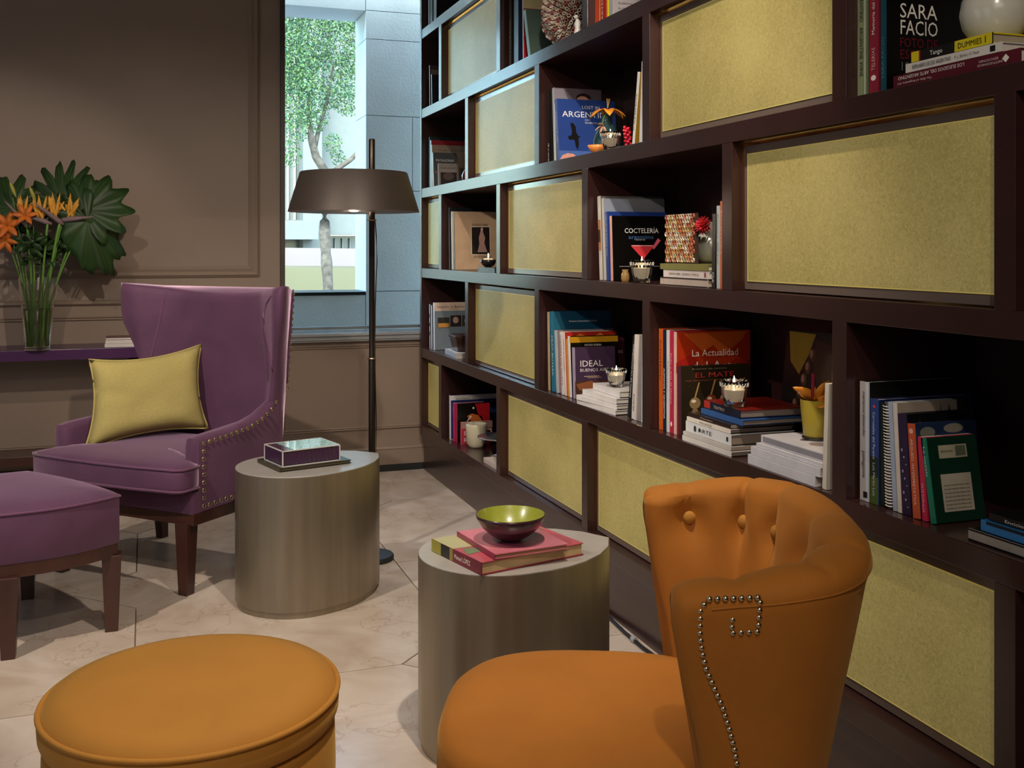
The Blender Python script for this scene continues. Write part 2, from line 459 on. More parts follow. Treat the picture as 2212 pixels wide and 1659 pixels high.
car = thing('taxi', 'pale yellow car with mauve windows behind the street tree', 'car', (2.6, 15.6, 0))
cy = hexc('57523c')
rings = []
for y, k in ((-0.85, 0.96), (-0.80, 1.0), (0.80, 1.0), (0.85, 0.96)):
    rings.append([(x * k, y, 0.22 + (z - 0.22) * k) for x, z in [(-2.1, .22), (2.1, .22), (2.15, .6), (2.0, .85), (1.1, .98), (-1.6, 1.02), (-2.1, .95), (-2.15, .5)]])
MB().loft(rings).build('body', mat('taxi_paint', cy, rough=0.3, coat=0.5), car)
rings = []
for y, k in ((-0.78, 1.0), (-0.62, 0.9), (0.62, 0.9), (0.78, 1.0)):
    rings.append([(x, y, z) for x, z in [(-1.7, .98), (1.2, .96), (0.55 * k, 1.24), (-1.2 * k, 1.26)]])
MB().loft(rings).build('cabin', mat('car_glass', (0.16, 0.12, 0.15), rough=0.2, coat=0.4), car)
for sx in (-1.35, 1.35):
    for sy in (-0.86, 0.72):
        w = MB(); w.lathe([(0.0, 0), (0.30, 0), (0.33, 0.03), (0.33, 0.13), (0.30, 0.16), (0.0, 0.16)], 24)
        w.build('wheel', mat('tyre', (0.05, 0.05, 0.05), rough=0.8), car, loc=(sx, sy, 0.33), rot=(-PI / 2, 0, 0))

tr = thing('street_tree', 'street tree with textured trunk and light green foliage outside the window', 'tree', (1.985, 12.0, 0))
M_bark = mat('bark', (0.085, 0.068, 0.055), rough=0.95, var=0.5, scale=14, bump=0.9, bscale=26)
t = MB(); pts = [(0.02 * math.sin(z * 3), 0.02 * math.cos(z * 4), z) for z in [i * 0.12 for i in range(18)]]
t.tube(pts, [0.062 + 0.006 * math.sin(i * 2.3) for i in range(18)], 12)
t.tube([(0, 0, 1.98), (-0.03, 0, 2.15), (-0.12, 0.02, 2.3), (-0.17, 0.03, 2.5), (-0.20, 0.05, 2.8), (-0.15, 0.05, 3.3)], [.055, .052, .048, .042, .034, .02], 10)
t.tube([(0.0, 0, 1.98), (0.06, 0.0, 2.12), (0.17, -0.02, 2.2), (0.27, -0.03, 2.27), (0.36, -0.04, 2.36), (0.5, -0.1, 2.55)], [.042, .036, .031, .028, .025, .015], 10)
t.tube([(-0.14, 0, 2.38), (-0.08, 0.1, 2.6), (0.02, 0.1, 2.95), (0.1, 0.1, 3.4)], [.03, .026, .02, .012], 8)
t.build('trunk', M_bark, tr, smooth='all')
lf = MB(); rnd = random.Random(3)
blobs = [(-0.45, 0, 3.3, .42), (-0.3, .2, 3.7, .45), (0.1, 0, 3.75, .4), (-0.35, -.1, 2.95, .33), (0.0, .1, 3.2, .36), (0.25, 0.1, 3.0, .22), (-0.42, -.2, 2.6, .2), (-0.45, -.2, 2.3, .15),
         (0.05, -.1, 2.45, .12), (0.33, .1, 3.4, .22), (-0.15, .1, 2.75, .2), (-0.6, 0, 4.1, .5), (0.2, 0.1, 4.2, .45), (0.6, 0.2, 3.9, .4), (.15, .1, 2.3, .1), (-0.6, 0, 3.4, .5)]
for bx, by, bz, br in blobs:
    for k in range(int(1500 * br * br * 9)):
        while True:
            p = Vector((rnd.uniform(-1, 1), rnd.uniform(-1, 1), rnd.uniform(-1, 1)))
            if p.length < 1: break
        p = Vector((bx, by, bz)) + p * br
        a = Vector((rnd.gauss(0, 1), rnd.gauss(0, 1), rnd.gauss(0, 1))).normalized(); c = a.cross(Vector((rnd.gauss(0, 1), rnd.gauss(0, 1), rnd.gauss(0, 1)))).normalized()
        L, w = rnd.uniform(.013, .026), rnd.uniform(.006, .011)
        lf.add([p - a * L, p + c * w, p + a * L, p - c * w], [(0, 1, 2, 3)], 0 if rnd.random() < .6 else 1)
o = lf.build('foliage', [mat('leaf_green', (0.085, 0.155, 0.045), rough=0.6), mat('leaf_bluegreen', (0.035, 0.10, 0.06), rough=0.55)], tr); o['kind'] = 'stuff'

# ------------------------------------------------------------------ bookcase
ZS = {6: -0.187, 5: .258, 4: .693, 3: 1.138, 2: 1.582, 1: 2.026, 0: 2.470}
TH = 0.052; DEP = 0.36; XB = XF + DEP
G = [5.276 - 0.4749 * k for k in range(16)]       # centres of the divider lines 1,2,...
YN = -0.45
def gl(k): return G[k - 1]
bc = thing('bookcase', 'wall-wide dark brown bookcase with staggered cubbies and yellow lit panels', 'bookcase', (0, 0, 0))
for r in (5, 4, 3, 2, 1, 0):
    MB().box(XF, XB, YN, 5.69, ZS[r] - TH, ZS[r]).build('shelf_board', M_wood, bc, bevel=0.0015)
MB().box(XF, XB, YN, 5.69, 2.914, 3.095).build('top_board', M_wood, bc)
MB().box(XF + 0.028, XB, YN, 5.71, 0.0, ZS[5] - TH).build('plinth', M_wood, bc)
MB().box(XF + 0.012, XF + 0.028, YN, 5.70, 0.155, ZS[5] - TH).build('plinth_rail', M_wood, bc)
MB().box(XB, XB + 0.02, YN, 5.69, ZS[5] - TH, 2.914).build('back_panel', M_wood, bc)
MB().box(XF - 0.002, XB, 5.655, 5.69, ZS[5] - TH, 2.914).build('side_panel', M_wood, bc, bevel=0.001)
ROWS = {0: ([2, 4, 6, 8, 10], []), 1: ([1, 3, 5, 7, 9, 11], [(1, 3)]), 2: ([2, 4, 6, 8, 10], [(2, 4), (6, 8)]),
        3: ([1, 3, 5, 7, 9, 11], [(0, 1), (3, 5), (7, 9)]), 4: ([2, 4, 6, 8, 10], [(2, 4)]), 5: ([1, 3, 5, 7, 9, 11], [(0, 1), (3, 5), (5, 7), (7, 9)])}
for r, (divs, pans) in ROWS.items():
    zb = ZS[r]; zt = (ZS[r - 1] - TH) if r > 0 else 2.914
    for k in divs:
        MB().box(XF, XB, gl(k) - .025, gl(k) + .025, zb, zt).build('divider', M_wood, bc, bevel=0.001)
    for a, c in pans:
        ya = 5.655 if a == 0 else gl(a) - .025; yc = gl(c) + .025; xp = XF + 0.034
        pan = MB().box(xp, xp + 0.012, yc + .002, ya - .009, zb + .004, zt - .011).build('light_panel', M_plate, bc)
        iy0, iy1, iz0, iz1 = yc + .006, ya - .026, zb + .027, zt - .034
        MB().box(xp - .0015, xp, iy0, iy1, iz0, iz1).build('parchment_sheet', M_parch, pan)
        e = .0022; rm = MB()
        rm.box(xp - .002, xp, iy0 - e, iy0, iz0 - e, iz1 + e); rm.box(xp - .002, xp, iy1, iy1 + e, iz0 - e, iz1 + e)
        rm.box(xp - .002, xp, iy0, iy1, iz0 - e, iz0); rm.box(xp - .002, xp, iy0, iy1, iz1, iz1 + e)
        rm.build('lit_edge', M_rim, pan)
        ls = MB(); ls.box(xp + .022, xp + .027, ya - .016, ya - .010, zb + .02, zt - .02); ls.box(xp + .022, xp + .027, yc + .02, ya - .02, zt - .026, zt - .020)
        ls.build('light_strip', mat('warm_light_strip', (.9, .6, .2), emit=(1.0, .62, .16), estr=9), pan)

# ------------------------------------------------------------------ drum side tables
LEAF = [(.0, .2), (.06, .1975), (.115, .1875), (.17, .166), (.23, .128), (.283, .075), (.322, .006)]
def leaf_outline(k=1.0):
    left = [(.2 * math.cos(a), .2 * math.sin(a)) for a in [PI / 2 + PI * i / 26 for i in range(27)]]      # top -> left -> bottom
    bot = [(x, -y) for x, y in LEAF[1:]]; top = [(x, y) for x, y in LEAF[1:-1]][::-1]
    return [(x * k, y * k) for x, y in left + bot + top]
def drum(loc, ang, label, k):
    t = thing('side_table', label, 'side table', loc, (0, 0, ang), 'drum side tables')
    o = leaf_outline(k); sh = lambda s: [(x * s, y * s) for x, y in o]
    m = MB(); m.loft([[(x, y, z) for x, y in sh(s)] for s, z in ((.965, .0), (.965, .022), (1.0, .024), (1.0, .474), (.998, .477))], cap1=False)
    m.build('drum', M_drum, t, smooth=True)
    MB().prism(sh(.995), .474, .480).build('table_top', M_drumtop, t, bevel=.001)
    MB().prism(sh(.962), 0, .02).build('recessed_foot', mat('black_foot', (.015, .012, .01), rough=.5), t)
    return t
drum((.512, 3.752, 0), math.radians(20), 'champagne drum side table between the purple armchair and the floor lamp', 1.055)
drum((.848, 2.512, 0), math.radians(4), 'champagne drum side table in front of the bookcase with a green bowl on books', 1.0)

# ------------------------------------------------------------------ floor lamp
lp = thing('floor_lamp', 'slim bronze floor lamp with wide flat metal shade in front of the window', 'floor lamp', (.865, 4.133, 0))
MB().lathe([(0, 0), (.086, 0), (.088, .004), (.088, .016), (.084, .021), (0, .023)], 48).build('base', M_base, lp, smooth=True)
MB().lathe([(.0, .02), (.0135, .02), (.0135, .80), (.0115, .805), (.0115, 1.36), (.0125, 1.362), (.0125, 1.685), (.010, 1.689), (0, 1.69)], 20).build('pole', M_pole, lp, smooth=True)
for z in (.807, 1.363): MB().lathe([(.011, z - .003), (.017, z - .003), (.0185, z), (.017, z + .003), (.011, z + .003)], 20).build('collar', mat('collar_brass', (.35, .26, .2), rough=.3, metal=1), lp, smooth=True)
sc_ = (-.074, -.008)
sh = MB(); sh.lathe([(.2585, 1.394), (.2600, 1.394), (.2125, 1.5495), (.2105, 1.5515), (.02, 1.5525), (.02, 1.5505), (.209, 1.549), (.2555, 1.3945)], 64, c=sc_)
sh.build('lamp_shade', M_bronze, lp, smooth=True)
li = MB(); li.lathe([(.2572, 1.3938), (.2545, 1.396), (.2085, 1.5475), (.025, 1.549)], 64, c=sc_)
li.f = [f for f in li.f if len(f) == 4]; li.m = li.m[:len(li.f)]
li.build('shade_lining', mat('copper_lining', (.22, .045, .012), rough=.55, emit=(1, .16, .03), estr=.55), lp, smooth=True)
MB().lathe([(0, 1.545), (.012, 1.545), (.012, 1.52), (.03, 1.49), (.034, 1.465), (.025, 1.44), (0, 1.432)], 20, c=sc_).build('bulb', mat('bulb_glow', (1, .8, .6), emit=(1, .62, .34), estr=6), lp, smooth=True)
MB().tube([(0.013, 0, 1.36), (.018, 0, 1.30), (.021, 0, 1.2), (.016, 0, 1.09), (.013, 0, 1.0), (.014, 0, .7), (.018, 0, .55), (.0145, 0, .3), (.0145, 0, .03)], .0022, 6).build('cord', mat('black_cord', (.01, .01, .012), rough=.5), lp)
light('POINT', 'floor_lamp_light', (.865 + sc_[0], 4.133 + sc_[1], 1.415), 52, (1, .74, .52), shadow_soft_size=.03)

# ------------------------------------------------------------------ wingback armchair
ac = thing('armchair', 'purple velvet wingback armchair with brass nailheads and dark legs', 'armchair', (.112, 4.345, 0), (0, 0, -PI / 4))
def tapered_leg(parent, x, y, ztop, s0, s1, dx=0, dy=0, name='leg', mt=None):
    m = MB(); m.loft([[(x + dx + a * s1, y + dy + b * s1, 0) for a, b in ((-1, -1), (1, -1), (1, 1), (-1, 1))],
                      [(x + a * s0, y + b * s0, ztop) for a, b in ((-1, -1), (1, -1), (1, 1), (-1, 1))]])
    m.build(name, mt or M_legw, parent, bevel=.002)
for sx in (-1, 1):
    tapered_leg(ac, sx * .312, -.264, .262, .029, .020)
    tapered_leg(ac, sx * .315, .245, .262, .026, .018, 0, .02)
MB().box(-.364, .364, -.284, .275, .255, .298).build('base_rail', M_legw, ac, bevel=.003)
def rbox_ring(x0, x1, y0, y1, r, z, n=5):
    pts = []
    for cx, cy, a0 in ((x1 - r, y1 - r, 0), (x0 + r, y1 - r, 90), (x0 + r, y0 + r, 180), (x1 - r, y0 + r, 270)):
        for i in range(n):
            a = math.radians(a0 + 90 * i / (n - 1)); pts.append((cx + r * math.cos(a), cy + r * math.sin(a), z))
    return pts
m = MB(); m.loft([rbox_ring(-.362, .362, -.288, .27, .02, z) for z in (.297, .30, .375)] + [rbox_ring(-.355, .355, -.280, .26, .02, .382)])
m.build('seat_frame', M_velvet, ac, smooth=True)
# T-shaped loose cushion with crowned top
def tc_outline(e=0.0):
    P0 = [(-.385, -.345), (-.36, -.365), (-.18, -.382), (0, -.388), (.18, -.382), (.36, -.365), (.385, -.345), (.388, -.30), (.38, -.262), (.345, -.245), (.300, -.235), (.290, -.20), (.285, .0), (.275, .19),
          (.25, .205), (0, .21), (-.25, .205), (-.275, .19), (-.285, 0), (-.290, -.20), (-.300, -.235), (-.345, -.245), (-.38, -.262), (-.388, -.30)]
    return [(x * .965 * (1 - e), (y + .1) * (1 - e) - .1) for x, y in P0]
cs = MB(); rg = []
for z, e in ((.383, .03), (.388, .005), (.405, -.006), (.450, -.006), (.466, .0), (.474, .03), (.482, .12), (.489, .3), (.493, .6)):
    rg.append([(x, y, z) for x, y in tc_outline(e)])
cs.loft(rg); cs.build('seat_cushion', M_velvet, ac, smooth='all')
for z in (.468, .392):
    MB().ctube([(x, y, z) for x, y in tc_outline(-.006)], .0045, 6).build('piping', M_piping, ac, smooth='all')
# back shell with wings
def v_lerp(z, a): return interp(z, [.38, .62, .75, .85, .95, 1.06], a)
def back_ring(z, inner_k=0.0):
    ut = v_lerp(z, [.335, .335, .345, .375, .408, .415]); vt = v_lerp(z, [.17, .17, .175, .155, .125, .125])
    rec = interp(z, [.38, 1.08], [0, .050])
    vi = .175 + rec; vo = .245 + rec * 1.45; us = v_lerp(z, [.325, .325, .325, .30, .275, .26]); k = inner_k
    inner = [(-ut, vt + k * .8), (-ut * .55 - us * .45, (vt + vi) / 2 - .004 + k * .5), (-us, vi + k * .5), (-us * .85, vi + .020 + k), (-us * .5, vi + .030 + k), (0, vi + .034 + k), (us * .5, vi + .030 + k), (us * .85, vi + .020 + k), (us, vi + k * .5), (ut * .55 + us * .45, (vt + vi) / 2 - .004 + k * .5), (ut, vt + k * .8)]
    uo = v_lerp(z, [.335, .335, .335, .335, .336, .336])
    outer = [(ut + .014, vt + .018), ((ut + uo) / 2 + .012, (vt + vo) / 2 + .012), (uo + .004, vo - k), (uo * .8, vo + .016 - k), (uo * .4, vo + .022 - k), (0, vo + .024 - k), (-uo * .4, vo + .022 - k), (-uo * .8, vo + .016 - k), (-uo - .004, vo - k), (-(ut + uo) / 2 - .012, (vt + vo) / 2 + .012), (-ut - .014, vt + .018)]
    return [(x, y, z) for x, y in inner + outer]
def top_z(x): return 1.0
m = MB(); zs = [.38, .45, .52, .58, .62, .66, .70, .75, .80, .85, .90, .95, 1.0, 1.04, 1.065]
zs = [z if z < .7 else .7 + (z - .7) * .945 for z in zs]
rg = [back_ring(z) for z in zs] + [[(x, y, 1.058 + .012 * (abs(x) / .4) ** 2) for x, y, z in back_ring(1.07, .010)], [(x, y, 1.064 + .014 * (abs(x) / .4) ** 2) for x, y, z in back_ring(1.075, .024)]]
for r_ in rg:      # wing tops sweep up slightly
    for i, (x, y, z) in enumerate(r_):
        if z > .95: r_[i] = (x, y, z + (z - .95) / .13 * .022 * (abs(x) / .42) ** 2 - .0)
m.loft(rg); m.build('backrest', M_velvet, ac, smooth='all')
for s in (-1, 1):      # seams where the wings meet the back
    if s > 0:
        P_ = []
        for z, fr in ((1.062, .55), (1.03, .25), (.98, .04), (.93, .0), (.88, .10), (.83, .35), (.79, .75), (.765, 1.0)):
            rg_ = back_ring(z); a_, b_, c_ = [Vector(rg_[q]) for q in (8, 9, 10)]
            P_.append((a_.lerp(b_, fr * 2) if fr < .5 else b_.lerp(c_, fr * 2 - 1)) + Vector((0, -.0015, 0)))
        MB().tube(P_, .0042, 6).build('wing_seam', M_piping, ac, smooth='all')
    else: MB().tube([(s * v_lerp(z, [.325, .325, .325, .30, .275, .26]), .175 + interp(z, [.38, 1.08], [0, .050]) - .001, z) for z in [.74, .80, .86, .92, .98, 1.03, 1.066]], .0042, 6).build('wing_seam', M_piping, ac, smooth='all')
    ed = []
    for z in [.70, .78, .85, .9, .95, 1.0, 1.04, 1.08]:
        p = back_ring(z)[13]; ed.append((s * p[0] + s * .002, p[1] + .001, z))
    MB().tube(ed, .0045, 6).build('edge_piping', M_piping, ac, smooth='all')
# arms
for s in (-1, 1):
    m = MB(); rg = []
    for v, zt, ui, uo in ((-.262, .548, .305, .352), (-.255, .562, .300, .362), (-.22, .568, .297, .366), (-.1, .574, .294, .366), (.02, .582, .292, .364), (.10, .60, .292, .362), (.16, .63, .296, .358), (.21, .655, .30, .350), (.25, .665, .302, .343)):
        ring = [(s * ui, v, .30), (s * ui, v, zt - .02), (s * (ui + .004), v, zt - .008), (s * (ui + .015), v, zt), (s * (uo - .015), v, zt), (s * (uo - .004), v, zt - .008), (s * uo, v, zt - .02), (s * uo, v, .30)]
        rg.append(ring)
    m.loft(rg); m.build('arm', M_velvet, ac, smooth=True)
nail_me = MB().lathe([(0, 0.0032), (.004, .0027), (.0068, .0010), (.0074, 0), (0, 0)], 10).mesh('nail_head', M_nail, 'all')
def nail(parent, p, nrm, sc=1.0):
    q = Vector(nrm).to_track_quat('Z', 'Y').to_euler(); o = link('nail_head', nail_me, parent, p, q); o.scale = (sc * 1.35,) * 3
for i in range(9):      # front edge of the near arm
    nail(ac, (.3655, -.232, .318 + i * .0282), (1, 0, 0))
for i in range(1, 15): 
    v = -.232 + i * .0300; nail(ac, (.3655 - max(0, v) * .03, v, interp(v, [-.24, -.1, .02, .10, .16, .21], [.543, .552, .562, .585, .615, .655])), (1, 0, 0))
for i in range(1, 11): nail(ac, (.3655, -.232 + i * .0300, .318), (1, 0, 0))
for i in range(16):      # up the outer rear edge
    z = .68 + i * .0255; p = back_ring(z)[13]; nail(ac, (p[0] + .006, p[1] + .003, z), (1, .35, 0), .8)

# yellow cushion
def pillow(loc, rot, w, h, d, label, name='throw_pillow'):
    t = thing(name, label, 'cushion', loc, rot)
    N = 18; f = []; b = []
    rd = random.Random(5)
    grid = {}
    def pos(i, j):
        a = i / N * 2 - 1; c = j / N * 2 - 1
        px = a * w / 2 * (1 - .10 * (1 - abs(a) ** 2) * 0 - .09 * (1 - c * c) * abs(a) ** 2 * 1.4)
        pz = c * h / 2 * (1 - .17 * (1 - a * a) * abs(c) ** 2); px = px * (1 - .04 * c) + .13 * pz
        th = d / 2 * ((1 - a ** 4) ** .55) * ((1 - c ** 4) ** .55)
        wr = .010 * mnoise.noise(Vector((a * 2.2, c * 2.2, 3))) * min(1, th / .02)
        cr = -.012 * math.exp(-((a + .62) / .3) ** 2 - ((c + .12 + .3 * a) / .06) ** 2)
        return px, pz, th, wr, cr
    m = MB(); vs = []; fs = []
    for s in (-1, 1):
        for j in range(N + 1):
            for i in range(N + 1):
                px, pz, th, wr, cr = pos(i, j)
                vs.append((px, s * (th + (wr + cr if s < 0 else wr)), pz))
    o = (N + 1) ** 2
    for j in range(N):
        for i in range(N):
            a = j * (N + 1) + i
            fs.append((a, a + 1, a + N + 2, a + N + 1)); fs.append((o + a, o + a + N + 1, o + a + N + 2, o + a + 1))
    m.add(vs, fs); ob = m.build('cover', M_yel, t, smooth='all')
    bm = bmesh.new(); bm.from_mesh(ob.data); bmesh.ops.remove_doubles(bm, verts=bm.verts, dist=.0008); bmesh.ops.recalc_face_normals(bm, faces=bm.faces); bm.to_mesh(ob.data); bm.free()
    ob.data.polygons.foreach_set('use_smooth', [True] * len(ob.data.polygons))
    lp_ = [];
    for i in range(N): q = pos(i, 0); lp_.append((q[0], 0, q[1]))
    for j in range(N): q = pos(N, j); lp_.append((q[0], 0, q[1]))
    for i in range(N, 0, -1): q = pos(i, N); lp_.append((q[0], 0, q[1]))
    for j in range(N, 0, -1): q = pos(0, j); lp_.append((q[0], 0, q[1]))
    MB().ctube(lp_, .004, 6).build('piping', M_yel, t, smooth='all')
    return t
pillow((.015, 4.47, .655), (math.radians(-17), math.radians(-5), math.radians(12)), .465, .355, .14, 'yellow linen throw pillow with piped edge propped on the purple armchair')

# ------------------------------------------------------------------ purple footstool (bow-fronted)
A = Vector((-.074, 3.636)); Bp = Vector((-.425, 3.46)); Dn = Vector((-.56, .83)).normalized()
org = Vector((-.30, 3.72))
fs_ = thing('footstool', 'purple velvet footstool with bowed side and dark legs, left of the armchair', 'footstool', (org.x, org.y, 0), (0, 0, 0))
def stool_outline(k=1.0, L=.56):
    P = []
    A2 = Vector((-.42, 3.485)); n = 12
    for i in range(n + 1):      # short bowed side from A to A2
        t_ = i / n; p = A.lerp(A2, t_); q = (A2 - A).normalized(); nn = Vector((-q.y, q.x)) * 1
        if nn.y > 0: nn = -nn
        P.append(p + nn * .035 * math.sin(PI * t_))
    C2 = A2 + Dn * L; C1 = A + Dn * L
    for i in range(1, n):
        t_ = i / n; p = A2.lerp(C2, t_); P.append(p + Vector((-Dn.y, Dn.x)) * .02 * math.sin(PI * t_))
    for i in range(n + 1):
        t_ = i / n; P.append(C2.lerp(C1, t_) + Dn * .03 * math.sin(PI * t_))
    for i in range(1, n):
        t_ = i / n; P.append(C1.lerp(A, t_) + Vector((Dn.y, -Dn.x)) * .02 * math.sin(PI * t_))
    c = (A + A2 + C1 + C2) / 4
    return [((p.x - c.x) * k + c.x - org.x, (p.y - c.y) * k + c.y - org.y) for p in P]
m = MB(); m.loft([[(x, y, z) for x, y in stool_outline(k)] for z, k in ((.288, .99), (.292, 1.0), (.435, 1.0), (.446, .995), (.456, .93), (.464, .8), (.470, .55), (.472, .2))])
m.build('upholstery', M_velvet, fs_, smooth=True)
MB().ctube([(x, y, .441) for x, y in stool_outline(1.003)], .0045, 6).build('piping', M_piping, fs_, smooth='all')
MB().prism(stool_outline(.985), .245, .289).build('base_rail', M_legw, fs_, bevel=.002)
for p in ((-.098, 3.652), (-.388, 3.508), (-.098 + Dn.x * .52, 3.652 + Dn.y * .52), (-.388 + Dn.x * .52, 3.508 + Dn.y * .52)):
    tapered_leg(fs_, p[0] - org.x, p[1] - org.y, .25, .030, .020)

# ------------------------------------------------------------------ round ochre ottoman
ot = thing('ottoman', 'round ochre fabric ottoman with piped domed top in the foreground', 'ottoman', (.086, 1.985, 0))
R = .258
MB().lathe([(0, .475), (.08, .4745), (.16, .4705), (.215, .4635), (.25, .454), (R - .004, .443), (R, .438), (R + .004, .425), (R + .003, .405), (R - .002, .392), (R - .012, .386)], 72).build('top_pad', M_ochre, ot, smooth='all')
MB().lathe([(R - .03, .386), (R - .008, .384), (R - .004, .375), (R - .002, .30), (R - .006, .12), (R - .02, .10), (0, .10)], 72).build('body', M_ochre, ot, smooth='all')
MB().ctube([((R + .002) * math.cos(a), (R + .002) * math.sin(a), .4405) for a in [2 * PI * i / 72 for i in range(72)]], .0052, 8).build('piping', M_ochre, ot, smooth='all')
for k in range(4): tapered_leg(ot, .19 * math.cos(PI / 4 + k * PI / 2), .19 * math.sin(PI / 4 + k * PI / 2), .105, .024, .016)

# ------------------------------------------------------------------ orange tub chair
tc = thing('tub_chair', 'orange tufted tub chair with nailhead key pattern in the right foreground', 'armchair', (.843, 1.626, 0), (0, 0, math.atan2(-.921, -.389)))
def ca(z): return interp(z, [.10, .3, .45, .6, .70, .79], [.25, .262, .283, .315, .336, .352])
def cvb(z): return interp(z, [.10, .3, .45, .6, .74, .79], [.215, .238, .272, .298, .326, .352])
def cv0(z): return interp(z, [.10, .3, .42, .49, .6, .70, .74, .79], [.07, .068, .066, .060, .034, .014, .012, .018])
def upath(f, z, off=0.0):
    """f in 0..1 from the near wing front round the back to the far wing front; off = inwards"""
    a = ca(z) - off; vb = cvb(z) - off; v0 = cv0(z); vc = .10; n = 2.7
    Ls = vc - v0; La = 1.72 * .30; tot = 2 * Ls + 2 * La; s = f * tot
    if s <= Ls: return (a, v0 + s)
    if s >= tot - Ls: return (-a, v0 + (tot - s))
    th = (s - Ls) / (2 * La) * PI
    return (a * sel(math.cos(th), 2 / n), vc + (vb - vc) * abs(math.sin(th)) ** (2 / n))
NF = 96
BUT = [.06, .20, .34, .5, .66, .80, .94]; ZB = .710
def shell_pt(f, z, side, extra=0.0):
    th = interp(z, [.30, .45, .60, .70, .76], [.060, .062, .075, .082, .080])
    if side == 0: return (*upath(f, z), z)
    off = th
    for b_ in BUT:
        off -= .024 * math.exp(-((f - b_) / .034) ** 2 - ((z - ZB) / .05) ** 2)
        if z > ZB: off -= .010 * math.exp(-((f - b_) / .010) ** 2)
        else: off -= .005 * math.exp(-((f - b_) / .010) ** 2) * max(0, 1 - (ZB - z) / .2)
    off += .010 * math.exp(-((z - .755) / .05) ** 2)
    e = min(f, 1 - f); off *= interp(e, [0, .01, .03], [.93, .98, 1])
    return (*upath(f, z, off), z)
def warp(f, p):
    dr = .022 * max(0, 1 - min(f, 1 - f) / .16) ** 1.6 - .020 * math.sin(PI * f) ** 2
    return (p[0], p[1], p[2] - dr * max(0, (p[2] - .66) / .13))
zo = [.10, .2, .30, .38, .45, .52, .58, .64, .68, .71, .735, .755]
rings = []
for i in range(NF + 1):
    f = i / NF
    col = [shell_pt(f, z, 0) for z in zo]
    p0 = Vector(shell_pt(f, .755, 0)); p1 = Vector(shell_pt(f, .755, 1))
    cr = sum(math.exp(-((f - b_) / .010) ** 2) for b_ in BUT)
    for k in range(1, 8):
        a = PI * k / 8; c_ = (1 - math.cos(a)) / 2
        q = p0.lerp(p1, c_); hgt = (.030 - .007 * cr * (1 if k > 2 else .4)) * math.sin(a) ** .8
        col.append((q.x, q.y, .755 + hgt))
    col = [warp(f, p) for p in col]
    col += [shell_pt(f, z, 1) for z in [.755, .735, .715, .70, .685, .675, .66, .64, .61, .57, .52, .46, .40, .30]]
    rings.append(col)
# rounded front ends
def end_ring(r, k, dv):
    c = Vector((0, 0, 0))
    out = []
    n = len(r)
    for i in range(n):
        a = Vector(r[i]); b_ = Vector(r[n - 1 - i]) if i < n else a
        mid = (a + b_) / 2; mid.z = a.z
        q = a.lerp(Vector((mid.x, a.y, a.z)), k); out.append((q.x, q.y + dv, q.z - (k * .018 if a.z > .74 else 0)))
    return out
r0, r1 = rings[0], rings[-1]
rings = [end_ring(r0, .55, -.016), end_ring(r0, .25, -.011)] + rings + [end_ring(r1, .25, -.011), end_ring(r1, .55, -.016)]
m = MB(); m.loft(rings); m.build('back_shell', M_orange, tc, smooth='all')
bt = MB().lathe([(0, .008), (.006, .0075), (.011, .005), (.0135, 0), (.012, -.006), (0, -.006)], 20)
btm = bt.mesh('button', M_ochre, 'all')
for b_ in BUT:
    p = Vector(shell_pt(b_, ZB, 1)); q1 = Vector(shell_pt(b_ + .01, ZB, 1)); q0 = Vector(shell_pt(b_ - .01, ZB, 1))
    tg = (q1 - q0).normalized(); nn = Vector((-tg.y, tg.x, .10))
    if nn.dot(Vector((0, .12, ZB)) - p) < 0: nn = Vector((tg.y, -tg.x, .10))
    link('button', btm, tc, p + nn.normalized() * .004, nn.to_track_quat('Z', 'Y').to_euler())
def sc_out(e=0.0, n=2.8):
    P = []
    for i in range(60):
        a = 2 * PI * i / 60
        x = .262 * (1 - e) * sel(math.cos(a), 2 / n); y = -.105 + .272 * (1 - e) * sel(math.sin(a), 2 / n); P.append((x, y))
    return P
m = MB(); m.loft([[(x, y, z) for x, y in sc_out(e)] for z, e in ((.30, .03), (.31, .0), (.37, -.008), (.425, -.004), (.442, .02), (.453, .07), (.461, .18), (.467, .4), (.469, .75))])
m.build('seat_cushion', M_orange, tc, smooth='all')
m = MB(); m.loft([[(x, y, z) for x, y in sc_out(.02)] for z in (.19, .20, .302)]); m.build('seat_base', M_orange, tc, smooth=True)
for x, y in ((.19, -.33), (-.19, -.33), (.19, .12), (-.19, .12)): tapered_leg(tc, x, y, .20, .022, .015)
# seams on the near wing
def out_pt(v, z, e=.001):
    return Vector((ca(z) + e, v, z))
key = [(0.079, 0.726), (0.078, 0.706), (0.115, 0.709), (0.117, 0.760), (0.046, 0.756), (0.034, 0.742), (0.034, 0.703), (0.038, 0.675), (0.044, 0.65), (0.058, 0.617), (0.07, 0.588), (0.08, 0.555), (0.088, 0.525), (0.094, 0.492), (0.098, 0.46), (.10, .36), (.10, .25)]
def walk(path, step):
    out = []; acc = 0.0
    for i in range(len(path) - 1):
        a = Vector(path[i]); b_ = Vector(path[i + 1]); L = (b_ - a).length
        while acc <= L: out.append(a + (b_ - a) * (acc / L)); acc += step
        acc -= L
    return out
nail2 = MB().lathe([(0, .0045), (.0028, .0038), (.0044, .0018), (.0047, 0), (0, 0)], 10).mesh('nail_head', M_nail, 'all')
def f_of(v):      # path fraction on the near straight side / start of the curve
    return v
for q in walk(key, .0112):
    v, z = q.x, q.y
    x = ca(z) if v < .10 else ca(z) * (1 - ((v - .10) / (cvb(z) - .10)) ** 2.7) ** (1 / 2.7)
    o = link('nail_head', nail2, tc, (x - .0004, v, z), Vector((1, 0.03, -.18)).to_track_quat('Z', 'Y').to_euler())
